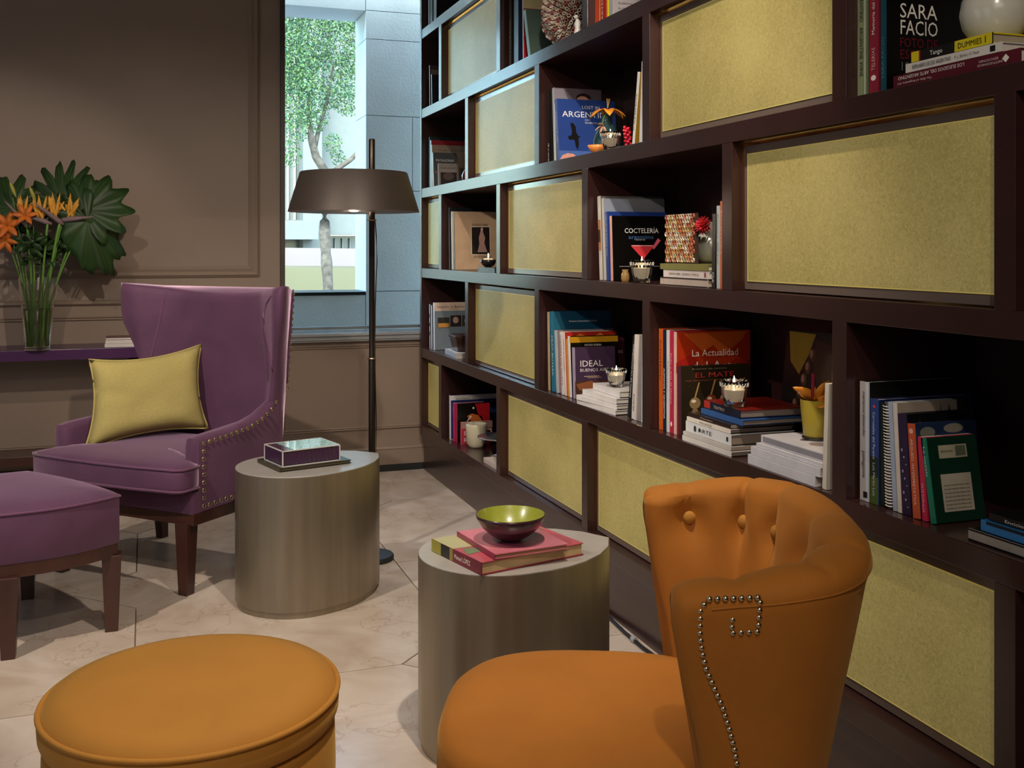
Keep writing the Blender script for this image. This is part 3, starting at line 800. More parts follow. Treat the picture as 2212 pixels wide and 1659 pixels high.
m = MB(); m.tube([Vector(warp(f, shell_pt(f, .752, 0))) for f in [i / 40 * .6 for i in range(2, 41)]], .0016, 6); m.build('seam', M_orange, tc)

# ------------------------------------------------------------------ console and things on it
M_purp = mat('purple_lacquer', (.060, .016, .075), rough=.35, coat=.3)
cn = thing('console_table', 'purple lacquered console shelf against the taupe wall with a dark lower rail', 'console', (-.9, 5.6, 0))
MB().box(-1.3, .93, -.16, .148, .712, .763).build('console_top', M_purp, cn, bevel=.002)
for x in (-1.2, .83): MB().box(x, x + .06, -.10, -.04, 0, .712).build('leg', M_legw, cn, bevel=.002)
MB().box(-1.14, .83, -.09, .13, .20, .245).build('lower_shelf', M_legw, cn, bevel=.002)

vs_ = thing('glass_vase', 'tall clear flared glass vase of flower stems on the purple console', 'vase', (-.478, 5.465, .7635))
vr = lambda z: .060 + .026 * (z / .345) ** 1.4
zz = [0, .01, .03, .07, .12, .17, .22, .27, .31, .345]
MB().lathe([(0, 0)] + [(vr(z), z) for z in zz] + [(vr(.345) - .004, .345)] + [(vr(z) - .004, z) for z in zz[::-1][1:-1]] + [(vr(0) - .005, .012), (0, .012)], 40).build('vessel', M_glass, vs_, smooth=True)
MB().lathe([(0, .0125), (vr(.012) - .0055, .0125), (vr(.12) - .0045, .12), (vr(.20) - .0045, .20), (0, .20)], 32).build('water', M_water, vs_, smooth=True)
vb = Vector((-.478, 5.465, .7635))
M_stem = mat('green_stem', (.12, .26, .045), rough=.5, var=.2, scale=10)
M_leafd = mat('dark_green_leaf', (.017, .046, .009), rough=.5, var=.35, scale=7)
M_vein = mat('pale_leaf_vein', (.05, .10, .025), rough=.6)
rs = random.Random(12)
def stem_pts(base_a, base_r, top, bend=.1, n=12):
    b0 = Vector((vb.x + base_r * math.cos(base_a), vb.y + base_r * math.sin(base_a), vb.z + .016))
    # passes through the rim on the side of the target
    d = Vector((top.x - vb.x, top.y - vb.y)); d = d.normalized() * min(.062, d.length * .4)
    rim = Vector((vb.x + d.x, vb.y + d.y, vb.z + .345))
    P = []
    for i in range(n + 1):
        t = i / n; a = b0.lerp(rim, t); b_ = rim.lerp(top, t); 
        P.append(a.lerp(b_, t))
    return P
def big_leaf(top, size, nrm, up, label, lobes=9, droop=.25, seed=1, cut=.45, base_a=0, sx=1.0):
    t = thing('philodendron_leaf', label, 'leaf', tuple(top), group='large leaves in the vase')
    MB().tube([p - top for p in stem_pts(base_a, .03, top)], .0042, 6).build('stem', M_stem, t, smooth='all')
    nrm = Vector(nrm).normalized(); up = Vector(up); up = (up - nrm * up.dot(nrm)).normalized(); sd = up.cross(nrm)
    rd = random.Random(seed); NA = 96; RR = 6; vs = []; fs = []
    vs.append((0, 0, 0))
    for i in range(NA):
        a = 2 * PI * i / NA; th = a
        base = (.62 + .38 * math.cos(th)) if abs(math.cos(th)) >= 0 else 1      # longer toward 'up'
        base = .55 + .45 * math.cos(th / 2) ** 2
        lb = 1 - cut * (.5 - .5 * math.cos(lobes * 2 * th)) ** 2 * (1 if math.cos(th) > -.95 else 0)
        lb *= 1 + .04 * math.sin(23 * th + seed) + .05 * math.sin(11 * th + 2 * seed)
        if math.cos(th) < -.93: lb *= .35
        rr = size * base * lb
        for k in range(1, RR + 1):
            q = k / RR * rr; x = math.sin(th) * q * sx; y = math.cos(th) * q
            zz_ = -droop * (q / size) ** 2 * size + .05 * size * math.sin(lobes * 2 * th) * (k / RR) ** 2
            vs.append(tuple(sd * x + up * y + nrm * zz_))
    for i in range(NA):
        j = (i + 1) % NA
        fs.append((0, 1 + i * RR, 1 + j * RR))
        for k in range(RR - 1):
            fs.append((1 + i * RR + k, 1 + i * RR + k + 1, 1 + j * RR + k + 1, 1 + j * RR + k))
    ob = MB().add(vs, fs).build('blade', M_leafd, t, smooth='all')
    so = ob.modifiers.new('thick', 'SOLIDIFY'); so.thickness = .0012
    vm = MB()
    for li in range(-4, 5):
        th = li * PI / lobes
        L = size * (.55 + .45 * math.cos(th / 2) ** 2) * .85
        pts = []
        for k in range(7):
            q = L * k / 6; pts.append(sd * math.sin(th) * q * sx + up * math.cos(th) * q + nrm * (-droop * (q / size) ** 2 * size + .0015))
        vm.tube(pts, .0014, 4)
    vm.build('veins', M_vein, t)
    return t
big_leaf(Vector((-.27, 5.44, 1.43)), .23, (-.15, -1, .25), (.85, 0, .5), 'dark green lobed leaf fanned out right of the flowers', 6, .2, 2, .30, 0.5)
big_leaf(Vector((-.255, 5.42, 1.385)), .29, (.25, -1, .1), (.42, .0, -1), 'large dark green leaf hanging down over the wall moulding', 5, .2, 5, .18, 1.3, .62)
big_leaf(Vector((-.37, 5.49, 1.475)), .24, (.0, -1, .35), (.18, 0, 1), 'upright dark green leaf with narrow lobes at the top of the bouquet', 8, .15, 8, .42, 2.2, .8)
big_leaf(Vector((-.60, 5.52, 1.44)), .19, (-.2, -1, .3), (-.35, 0, 1), 'dark green leaf behind the lily at the left edge', 6, .2, 11, .32, 3.1)

M_or1 = mat('strelitzia_orange', (.66, .31, .035), rough=.5, var=.15, scale=30)
M_or2 = mat('lily_orange', (.58, .15, .02), rough=.5, var=.2, scale=20)
M_spathe = mat('spathe_grey_purple', (.20, .13, .14), rough=.5, var=.3, scale=20)
def petal(m, base, d, side, L, w, curl=.15, mi=0, n=6, droop=(0, 0, 0)):
    d = Vector(d).normalized(); side = Vector(side); side = (side - d * side.dot(d)).normalized(); nn = d.cross(side)
    vs = []; fs = []
    for i in range(n + 1):
        t = i / n; wd = w * math.sin(PI * min(.98, t * .9 + .08)) ** .8 * (1 if i < n else .1)
        c = Vector(base) + d * (L * t) - nn * (curl * L * t * t) + Vector(droop) * (L * t * t)
        vs += [tuple(c - side * wd), tuple(c + nn * wd * .35), tuple(c + side * wd)]
    for i in range(n):
        for k in (0, 1): fs.append((i * 3 + k, i * 3 + k + 1, i * 3 + 4 + k, i * 3 + 3 + k))
    m.add(vs, fs, mi)
def solid(o, th=.0008):
    s = o.modifiers.new('thick', 'SOLIDIFY'); s.thickness = th; s.offset = 0; return o
def bop(top, hd, label, base_a):
    t = thing('bird_of_paradise_flower', label, 'flower', tuple(top), group='birds of paradise in the vase')
    MB().tube([p - top for p in stem_pts(base_a, .028, top)], .0055, 8).build('stem', M_stem, t, smooth='all')
    hd = Vector(hd).normalized()
    MB().tube([hd * -.02, hd * .01, hd * .05, hd * .10, hd * .15], [.006, .013, .012, .007, .001], 8).build('spathe', M_spathe, t, smooth='all')
    m = MB(); sd = hd.cross(Vector((0, 0, 1))).normalized()
    for i, (a, L) in enumerate(((42, .08), (60, .095), (80, .10), (100, .095), (118, .08), (70, .075), (92, .08))):
        r = math.radians(a); d = hd * math.cos(r) + Vector((0, 0, 1)) * math.sin(r) + sd * (.12 * (-1) ** i)
        petal(m, hd * (.01 + .006 * i), d, d.cross(Vector((0, 1, 0))), L * 1.3, .0075, .05)
    solid(m.build('petals', M_or1, t, smooth='all'))
    return t
bop(Vector((-.375, 5.40, 1.375)), (-.75, -.2, .6), 'bird of paradise with spiky orange petals in the middle of the bouquet', .2)
bop(Vector((-.430, 5.41, 1.372)), (-.9, -.1, .3), 'smaller bird of paradise spreading behind the middle one', 1.4)
bop(Vector((-.365, 5.42, 1.385)), (.9, -.3, .1), 'low orange and yellow bird of paradise against the dark leaf on the right', 5.2)
bop(Vector((-.52, 5.42, 1.36)), (-.5, -.2, .6), 'grey-pink bird of paradise spathe pointing left beside the orange lily', 2.6)
def lily(top, axis, R_, label, base=None, cat='flower', colr=None, group=None, name='lily'):
    t = thing(name, label, cat, tuple(top), group=group)
    if base is not None: MB().tube([p - Vector(top) for p in base], .003, 6).build('stem', M_stem, t, smooth='all')
    ax = Vector(axis).normalized(); s0 = ax.cross(Vector((0, 1, .2))).normalized(); s1 = ax.cross(s0)
    m = MB()
    for i in range(6):
        a = PI / 3 * i; d = s0 * math.cos(a) + s1 * math.sin(a)
        petal(m, ax * .004, ax * (.9 if i % 2 else .7) + d, ax.cross(d), R_, R_ * .22, .35, n=7)
    solid(m.build('petals', colr or M_or2, t, smooth='all'))
    s = MB()
    for i in range(5):
        a = 2 * PI * i / 5; d = s0 * math.cos(a) * .35 + s1 * math.sin(a) * .35 + ax
        s.tube([ax * .004, d * R_ * .55], .0009, 4); 
    s.build('stamens', mat('stamen', (.45, .3, .05), rough=.6), t)
    return t
for p, ax, r, l, ba in ((Vector((-.605, 5.43, 1.355)), (-.1, -1, .3), .075, 'deep orange lily at the left edge of the bouquet', 3.3),
                        (Vector((-.615, 5.45, 1.29)), (-.2, -1, -.3), .065, 'lower deep orange lily at the left edge', 3.7),
                        (Vector((-.525, 5.40, 1.40)), (0, -1, .5), .06, 'open orange lily beside the grey spathe', 4.1),
                        ):
    lily(p, ax, r, l, stem_pts(ba, .03, p), group='orange lilies in the vase')
for p, l in ((Vector((-.585, 5.45, 1.53)), 'tall yellow-green lily bud at the upper left'), (Vector((-.50, 5.45, 1.51)), 'olive lily bud in front of the upright leaf')):
    t = thing('lily_bud', l, 'flower bud', tuple(p))
    MB().tube([q - p for q in stem_pts(4.4, .02, p - Vector((0, 0, .04)))], .002, 6).build('stem', M_stem, t, smooth='all')
    MB().lathe([(0, -.045), (.006, -.03), (.0095, -.005), (.008, .02), (.0, .04)], 10).build('bud', mat('bud_green', (.32, .30, .05), rough=.5), t, smooth='all', rot=(0, -.35, 0))
for k in range(4):      # sprigs of dark filler leaves
    a = 2 * PI * k / 5 + .4; p = Vector((vb.x + .07 * math.cos(a) + .02, vb.y - .02 + .05 * math.sin(a), 1.24 + .03 * (k % 3)))
    t = thing('foliage_sprig', ('rightmost', 'rear middle', 'leftmost', 'front')[k] + ' dark leafy sprig packed under the flowers in the vase', 'foliage', tuple(p), group='filler sprigs in the vase')
    MB().tube([q - p for q in stem_pts(a, .035, p)], .003, 6).build('stem', M_stem, t, smooth='all')
    m = MB(); r_ = random.Random(k)
    for i in range(26):
        d = Vector((r_.gauss(0, 1), r_.gauss(0, 1), r_.gauss(.2, .8))); petal(m, Vector((r_.gauss(0, .02), r_.gauss(0, .02), r_.uniform(-.06, .05))), d, (0, 0, 1) if abs(d.x) > .3 else (1, 0, 0), .06, .014, .2, n=4)
    solid(m.build('leaves', M_leafd, t, smooth='all'))
cb = thing('cable', 'black cable lying on the marble along the bookcase plinth', 'cable')
MB().tube([(1.486, 3.9, .007), (1.483, 3.45, .006), (1.478, 3.2, .007), (1.466, 3.05, .008), (1.462, 2.92, .009), (1.468, 2.80, .008), (1.479, 2.55, .007), (1.484, 2.0, .006)], .0058, 8).build('cord', mat('black_cord', (.01, .01, .012), rough=.5), cb, smooth='all')
MB().lathe([(0, -.01), (.010, -.01), (.010, .01), (0, .01)], 10).build('cable_tie', mat('cable_tie', (.3, .3, .32), rough=.4), cb, loc=(1.464, 2.98, .0105), rot=(PI / 2, 0, 0))
# ------------------------------------------------------------------ books
def flat(parent, face, pts, col, w, h, t, lift=.0006, name='print_or_light_patch', rough=.4):
    """printed or painted-light patch on a cover (c, facing -y) , spine (s, facing -x) or top face of a lying book (b, facing +y); pts in fractions"""
    vs = []
    for a, b in pts:
        if face == 'c': vs.append((a * w, -lift, b * h))
        elif face == 's': vs.append((-lift, a * t, b * h))
        else: vs.append((a * w, t + lift, b * h))
    return MB().add(vs, [tuple(range(len(vs)))]).build(name, cmat(col, rough), parent)
def circ(cx, cy, rx, ry, n=20, a0=0, a1=360):
    return [(cx + rx * math.cos(math.radians(a0 + (a1 - a0) * i / n)), cy + ry * math.sin(math.radians(a0 + (a1 - a0) * i / n))) for i in range(n + (0 if a1 - a0 == 360 else 1))]
def rct(x0, x1, y0, y1): return [(x0, y0), (x1, y0), (x1, y1), (x0, y1)]
SHELF_GROUP = {}
def book(loc, rot, w, h, t, sc, cc, label, group=None, text=(), art=(), bc_=None, page=None, soft=False, page_out=False):
    """standing: x into the shelf, y thickness (cover at y=0 faces the room's front), z height"""
    b = thing('book', label, 'book', loc, rot, group)
    bt_ = .0012 if soft or t < .012 else .0024; ov = 0 if soft or t < .012 else .003
    sc = hexc(sc); cc = hexc(cc); bk = hexc(bc_) if bc_ else cc
    m = MB(); m.box(0, bt_, 0, t, 0, h, 0)
    m.box(bt_, w, 0, bt_, 0, h, 1); m.box(bt_, w, t - bt_, t, 0, h, 2)
    m.build('cover', [cmat(sc, .35), cmat(cc, .32, .2), cmat(bk, .35)], b)
    MB().box(bt_, w - ov, bt_, t - bt_, ov, h - ov).build('page_block', cmat(hexc(page), .8) if page else M_paper, b)
    if page_out: pass
    for tx in text:
        f = tx[0]
        if f == 'c':      # (c, string, x0, z0, width, size, colour)
            _, s_, x0, z0, wd, sz, col = tx
            lettering(b, s_, sz * h, hexc(col), (x0 * w, -.0012, z0 * h), (1, 0, 0), (0, 0, 1), fit=wd * w, name='title_lettering')
        elif f == 'd':    # spine, reading down: (d, string, z_start, length, size, colour[, y])
            _, s_, z0, ln, sz, col = tx[:6]; yy_ = tx[6] if len(tx) > 6 else .5
            lettering(b, s_, sz * t, hexc(col), (-.0012, t * yy_ + sz * t * .35, z0 * h), (0, 0, -1), (0, -1, 0), fit=ln * h, name='spine_lettering')
        elif f == 'u':
            _, s_, z0, ln, sz, col = tx[:6]; yy_ = tx[6] if len(tx) > 6 else .5
            lettering(b, s_, sz * t, hexc(col), (-.0012, t * yy_ - sz * t * .35, z0 * h), (0, 0, 1), (0, 1, 0), fit=ln * h, name='spine_lettering')
    for a in art:
        flat(b, a[0], a[1], hexc(a[2]), w, h, t, lift=a[3] if len(a) > 3 else .0006)
    return b
def stand(y0, t, h, w, lean, X, row, sc, cc, label, group, **k):
    a = math.radians(-lean)
    z = ZS[row] + .0008 + (t * math.sin(abs(a)) if a < 0 else 0)
    return book((X, y0, z), (a, 0, 0), w, h, t, sc, cc, label, group, **k)
def lie(x, y, z, w, h, t, sc, cc, label, group, yaw=0, **k):
    """lying flat: spine towards the room (-x), height running away along +y; (x, y) = near corner of the spine; z = underside"""
    return book((x, y, z + t + .0006), (-PI / 2, 0, math.radians(yaw)), w, h, t, sc, cc, label, group, **k)
g0, g1a, g1c, g1e = 'books at the very top left of the bookcase', 'books in the narrow top left cubby', 'books beside the straw ball', 'books in the top middle cubby'
# row 0 / row 1
stand(5.610, .016, .33, .10, 0, 1.496, 0, 'd8dcd8', '30302c', 'thin white-spined book in the topmost left cubby', g0)
stand(5.540, .060, .335, .20, 0, 1.496, 0, '241a14', '2c2018', 'thick dark brown book in the topmost left cubby', g0)
stand(5.470, .060, .30, .22, 0, 1.500, 0, '15171a', '23262a', 'black book nearest the divider in the topmost left cubby', g0)
stand(5.592, .010, .238, .17, 2, 1.496, 1, 'e8e2d8', '4a423c', 'thin white magazine in the narrow top left cubby', g1a, soft=True, art=[('c', rct(.05, 1, .72, .90), '8a7466')])
stand(5.545, .010, .180, .17, 4, 1.496, 1, '9fc4c4', '2a2c30', 'shorter teal-spined magazine in the narrow top left cubby', g1a, soft=True)
stand(4.236, .030, .382, .26, 0, 1.496, 1, '14120f', '14120f', 'black glossy book leftmost beside the straw ball', g1c, text=[('u', 'FOTOGRAFIA', .05, .5, .5, 'd8c8a8')])
stand(4.160, .055, .385, .26, 0, 1.500, 1, '10193a', '182348', 'tall navy glossy book beside the straw ball', g1c)
stand(4.118, .012, .38, .22, 2, 1.510, 1, 'd8cfc0', '8f2a2a', 'tall magazine with red lower cover beside the straw ball', g1c, soft=True,
      art=[('c', rct(.0, 1, .62, 1), 'c9b98c'), ('c', rct(.1, .5, .45, .60), 'd9b92c'), ('c', rct(.0, 1, 0, .30), 'b01822')], text=[('c', 'ARTE', .1, .18, .5, .06, 'f4e8e0'), ('c', 'SUR', .1, .08, .4, .06, 'f4e8e0')])
stand(4.012, .026, .222, .17, 16, 1.500, 1, '7f9c94', '54685e', 'green cloth book leaning left against the straw ball', g1c)
stand(3.315, .036, .385, .25, 0, 1.496, 1, 'e8a020', 'e8a020', 'yellow and orange spine leftmost in the top middle cubby', g1e, art=[('s', rct(0, 1, 0, .42), 'e0501c')])
stand(3.270, .040, .385, .24, 0, 1.496, 1, 'b01424', 'b01424', 'bright red spine with white marks in the top middle cubby', g1e, text=[('u', 'ARTES VISUALES', .03, .5, .5, 'f0e0d8')])
stand(3.245, .012, .375, .24, 0, 1.496, 1, 'e0d020', 'c8ba20', 'thin yellow spine in the top middle cubby', g1e)
stand(3.205, .030, .36, .24, 0, 1.496, 1, 'b8b8bc', 'a8a0a4', 'grey book with lines of small print on its cover, top middle cubby', g1e,
      text=[('c', 'la obra reunida en este libro recorre', .08, .34 - .05 * i, .8, .030, '4a4048') for i in range(6)])
# row 2 left cubby
g = 'books in the left cubby with the dark red bottle'
stand(5.600, .012, .284, .21, 0, 1.496, 2, '3c8c88', '20302e', 'tall teal-edged book at the back of the left cubby', g)
stand(5.570, .020, .264, .20, 0, 1.496, 2, 'c8ccc8', 'a02834', 'book with a red cover top behind the others in the left cubby', g)
stand(5.545, .014, .236, .195, 2, 1.496, 2, 'c9bcae', 'a08c78', 'tan book with a dark line of title in the left cubby', g, text=[('c', 'Los años del desierto', .18, .86, .78, .055, '3a3028')])
stand(5.515, .014, .192, .135, 5, 1.496, 2, 'd0d4d4', '4a4e50', 'small grey book titled in white capitals, left cubby', g, text=[('c', 'PATAGONIA', .12, .74, .76, .10, 'e8e8e4')], art=[('c', rct(.08, .9, .40, .46), '8c5a4c')])
stand(5.480, .012, .130, .115, 4, 1.515, 2, 'b8b0a8', '9a9088', 'smallest book with a dark portrait photo, left cubby', g, art=[('c', rct(.1, .9, .02, .62), '2c2624'), ('c', circ(.5, .45, .26, .16), '5c4c44', .0009)], text=[('c', 'Historia de la patria', .1, .78, .8, .09, '3c3430')])
# row 2 Argentina cubby
g = 'books in the cubby with the dark teal vase'
stand(3.786, .020, .284, .20, 1, 1.496, 2, '0c0b0b', '15120f', 'thin black book farthest left behind the blue bird book', g, text=[('u', 'SIETE', .02, .25, .6, 'e8e8e8')])
stand(3.755, .018, .284, .20, 2, 1.498, 2, '0c0c0c', '15120f', 'second thin black book behind the blue bird book', g)
stand(3.724, .018, .288, .20, 4, 1.496, 2, 'b8bcc4', '5e545c', 'grey book with the top of a head showing above the blue book', g, art=[('c', circ(.62, .87, .16, .07, 16, 0, 180), '1c1412'), ('c', circ(.60, .85, .12, .05, 16, 0, 180), 'b88870', .0009), ('c', [(0, .78), (.34, .78), (.2, .99), (0, .99)], '8a8490')])  # pale slanted top-left patch is light on the cover, painted in
stand(3.690, .022, .242, .245, 7, 1.498, 2, '3a4f90', '2c4890', 'blue cover with white title and a soaring black bird', g,
      text=[('c', 'LOST IN', .42, .85, .30, .075, 'f4f4f4'), ('c', 'ARGENTINA', .08, .71, .86, .135, 'f8f8f8'), ('c', 'con', .46, .66, .09, .045, 'd8d8e0'), ('c', 'SEARCH', .46, .61, .20, .04, 'd8d8e0'), ('u', 'LOST IN ARGENTINA', .3, .5, .5, 'd8dce8')],
      art=[('c', [(.20, .65), (.22, .60), (.25, .62), (.30, .56), (.305, .46), (.34, .40), (.37, .405), (.375, .39), (.34, .375), (.34, .26), (.315, .17), (.285, .24), (.27, .33), (.23, .345), (.19, .33), (.16, .37), (.17, .40), (.215, .405), (.235, .47), (.22, .55)], '120c0c'),
           ('c', rct(.0, 1, 0, .16), '4a6ab0', .0004), ('c', [(.0, .0), (.05, .08), (.14, .12), (.24, .11), (.30, .06), (.34, 0)], 'e0a08c')])
stand(3.052, .016, .236, .18, -10, 1.500, 2, 'e8e8e0', '8a6a20', 'white-edged ochre book leaning right beside the red ornament', g, soft=True, text=[('u', 'CAMINOS', .2, .5, .7, '30302c')])
stand(2.99, .022, .262, .20, -4, 1.498, 2, 'ded8d8', 'c8c0c0', 'white book against the divider, right of the ochre one', g)
# row 2 top right cubby
g = 'books in the top right cubby'
stand(1.898, .028, .31, .22, 0, 1.496, 2, '7f8866', '6f785a', 'olive-grey standing book leftmost in the top right cubby', g, text=[('d', 'VINO ARGENTINO   ARGENTINE WINE', .90, .75, .55, '2c3024')], art=[('s', rct(0, .16, 0, 1), 'b4c0b0')])
stand(1.888, .008, .30, .18, 0, 1.515, 2, '5a3018', '4c2814', 'thin brown book behind the maroon spine', g)
stand(1.858, .028, .31, .22, 0, 1.496, 2, '8a2638', '7c2232', 'maroon spine with white lettering in the top right cubby', g, text=[('u', 'TELERIAS', .17, .16, .55, 'dca8a4'), ('u', 'Memoria del monte quebracho', .42, .56, .5, 'f0e4dc')], art=[('s', circ(.5, .12, .3, .02, 12), 'f0e0dc')])
stand(1.833, .016, .30, .235, 0, 1.496, 2, '1a4a58', '070606', 'black cover with thin white capitals beside the white sphere vase', g,
      text=[('u', 'SARA FACIO', .10, .3, .7, '3a8ca0'), ('c', 'SARA', .15, .545, .42, .150, 'ece8e0'), ('c', 'FACIO', .15, .425, .42, .150, 'ece8e0'), ('c', 'FOTO DE', .15, .335, .42, .095, '6c1420'), ('c', 'ESCRITORES', .15, .250, .62, .095, '6c1420'), ('c', '1963', .15, .165, .20, .09, '6c6c6c')])
z = ZS[2]
lie(1.478, 1.452, z, .235, .335, .026, '5a1422', '5c1a26', 'maroon lying book, bottom of the stack under the white sphere vase', g, bc_='501420',
    text=[('u', 'LOS ELEGIDOS DEL ARTE ARGENTINO', .40, .55, .38, 'f0ece4', .28), ('u', 'The Elite of Argentine Art', .66, .30, .24, 'e0d4cc', .72), ('u', 'EDICIONES', .15, .14, .24, 'd8ccc8', .38), ('u', 'INSTITUCIONALES', .12, .18, .24, 'd8ccc8', .66)],
    art=[('s', [(.2, .1), (.5, .075), (.8, .1), (.5, .125)], 'e8e4dc')])
lie(1.478, 1.495, z + .0272, .19, .255, .018, 'd8d4cc', 'c8c4bc', 'white lying book, middle of the stack under the white sphere vase', g,
    text=[('d', 'REFRANERO DE USO ARGENTINO', .92, .42, .62, '1c2c3c'), ('d', 'P. L. Barcia y G. Pauer', .46, .25, .42, '504c48')], art=[('s', rct(.2, .8, .06, .11), '101010')])
lie(1.480, 1.520, z + .0464, .18, .215, .021, '171614', 'dccc18', 'yellow and black lying book, top of the stack under the white vase', g, page='a89c84',
    text=[('d', 'Tango', .75, .16, .62, 'f4f4f0'), ('d', 'DUMMIES', .40, .28, .72, '14140c')], art=[('s', rct(0, 1, 0, .44), 'd8c81c', .0004), ('s', rct(0, 1, .90, 1), 'd8c81c', .0004), ('s', rct(0, 1, .88, .90), 'c01818', .0004), ('s', rct(.2, .8, .07, .08), '14140c')])
# row 3 left cubby (Buenos Aires)
g = 'books in the cubby with the small bowl candle'
stand(5.190, .020, .322, .25, 3, 1.496, 3, '3a3a3c', '1c1e24', 'tall dark book behind the tan Buenos Aires cover', g)
stand(5.150, .014, .300, .25, 3, 1.498, 3, 'c8c4bc', 'c0a588', 'thin white-spined book behind the tan Buenos Aires cover', g)
stand(5.112, .018, .298, .268, 3, 1.498, 3, '2c2826', 'b89c80', 'tan cover with a small dark statue photograph', g,
      text=[('c', 'BUENOS AIRES', .36, .755, .32, .055, '241c18'), ('c', 'ARTE PUBLICO', .38, .20, .36, .05, '241c18')],
      art=[('c', rct(.34, .72, .255, .745), 'e0d4bc'), ('c', rct(.35, .71, .265, .735), '1c1616', .0009), ('c', [(.46, .30), (.50, .44), (.49, .55), (.52, .64), (.54, .71), (.57, .71), (.58, .64), (.62, .55), (.60, .46), (.66, .30)], 'a8847c', .0013), ('c', circ(.555, .70, .025, .025, 10), 'c8a498', .0016)])
lie(1.490, 4.445, ZS[3], .17, .25, .022, '1e1c1c', '181818', 'dark lying book with white page edges under the bowl candle', g, text=[('d', 'ARQUITECTURA', .85, .5, .5, 'c8c8c8')])
# row 3 middle cubby (Cocteleria)
g = 'books in the cubby with the cocktail cover'
stand(3.292, .022, .292, .245, 4, 1.496, 3, 'c8c4bc', '5c5854', 'wide white-spined book with a portrait strip, leftmost behind the cocktail cover', g, art=[('s', rct(0, 1, .35, .72), 'b07850'), ('s', rct(.2, 1, .45, .6), '3c2418', .0009)])
stand(3.268, .016, .284, .235, 4, 1.498, 3, 'c0bcb4', '70747c', 'grey book rising behind the cocktail cover', g, art=[('c', [(.0, .72), (.56, .72), (.40, .99), (.0, .99)], '8c94a4')])  # paler slanted polygon paints the lit part of the cover
stand(3.240, .018, .236, .225, 4, 1.498, 3, '26428c', '223c86', 'blue book just behind the cocktail cover', g, text=[('d', 'CALLES DE BUENOS AIRES', .95, .6, .55, 'c8d0e4')], art=[('c', rct(.06, .75, .80, .92), 'a08090')])
stand(3.212, .014, .221, .215, 3, 1.498, 3, 'd0a090', '080808', 'black cover with a red cocktail glass', g,
      text=[('c', 'COCTELERÍA', .22, .735, .60, .105, 'f0f0ec'), ('c', 'argentina', .29, .645, .44, .085, '4c70a4'), ('c', 'RECETAS', .42, .62, .16, .03, 'c8c8c8')],
      art=[('c', [(.33, .535), (.74, .535), (.585, .37), (.585, .37), (.545, .33), (.50, .37)], 'd83c44'), ('c', rct(.535, .56, .22, .34), 'b04040'), ('c', [(.70, .50), (.74, .485), (.86, .62), (.81, .655)], 'e06478', .0009), ('c', rct(.12, .95, .215, .222), 'b8b0a8'), ('c', [(.33, .545), (.74, .545), (.70, .53), (.37, .53)], 'f0a8a8', .0012)])
lie(1.486, 2.560, ZS[3], .20, .285, .0235, 'b8a89c', '201c1c', 'bottom lying book with thick pale page block beside the glass votive', g, bc_='181414', page='b8a89c', art=[('s', rct(0, .12, 0, 1), '181414'), ('s', rct(.88, 1, 0, 1), '181414')])
lie(1.486, 2.556, ZS[3] + .0247, .19, .268, .0215, 'd8ccc8', 'd0c8c4', 'white lying book with black spine lettering under the olive book', g, text=[('d', 'BUENOS AIRES', .86, .26, .42, '1c1818'), ('d', '[ÓPERA Y ÓPERA]', .56, .36, .42, '54484c')], art=[('s', rct(.2, .8, .05, .09), '8c4c4c')])
lie(1.484, 2.556, ZS[3] + .0475, .19, .285, .0175, '77753a', '7c7a3c', 'olive green lying book under the patterned square', g)
stand(2.528, .018, .205, .18, -1, 1.490, 3, '151315', '151315', 'black paperback with white marks right of the white ball vase', g, soft=True, text=[('d', 'Club', .22, .14, .7, 'e8e8e8')])
stand(2.508, .015, .228, .19, 0, 1.492, 3, 'b8c0c0', 'a8b0b0', 'pale grey-blue paperback next to the orange one', g, soft=True, text=[('d', 'Relatos del sur', .9, .6, .5, '3c4448')])
stand(2.489, .015, .240, .19, 0, 1.492, 3, 'd06030', 'd06030', 'orange paperback against the divider', g, soft=True, text=[('d', 'Poemas', .9, .5, .5, 'e8c8b0')])
# row 4 left
g = 'books in the left cubby with the dark wooden box'
stand(5.585, .016, .245, .20, 2, 1.496, 4, 'd8d8dc', '34343a', 'leftmost white magazine with black marks, cubby of the wooden box', g, soft=True, art=[('s', rct(0, 1, .3 + .2 * i, .38 + .2 * i), '201c20') for i in range(3)])
stand(5.545, .016, .240, .20, 2, 1.496, 4, 'e0e4e8', '3a3c44', 'second white magazine in the cubby of the wooden box', g, soft=True)
stand(5.500, .020, .258, .24, 2, 1.497, 4, 'e4e6e8', '73808a', 'grey cover with a row of three photographs and a cream title band', g,
      text=[('c', 'Saudades de Buenos Aires', .06, .885, .84, .07, '5c2c2c'), ('c', 'RETRATOS', .36, .85, .2, .02, '3c3434')],
      art=[('c', rct(0, 1, .82, 1), 'd8c0ac', .0004), ('c', rct(.08, .36, .46, .68), '30302c'), ('c', rct(.09, .35, .47, .56), 'c89048', .0009), ('c', rct(.38, .64, .48, .72), '28201e'), ('c', circ(.51, .62, .07, .07), 'b09080', .0009), ('c', rct(.66, .92, .48, .72), '403430'), ('c', circ(.78, .6, .06, .08), 'c8b0a8', .0009)])
lie(1.484, 5.04, ZS[4], .17, .27, .026, 'd8d4d4', 'e0dcdc', 'white lying book in front of the wooden box', g, yaw=-4)
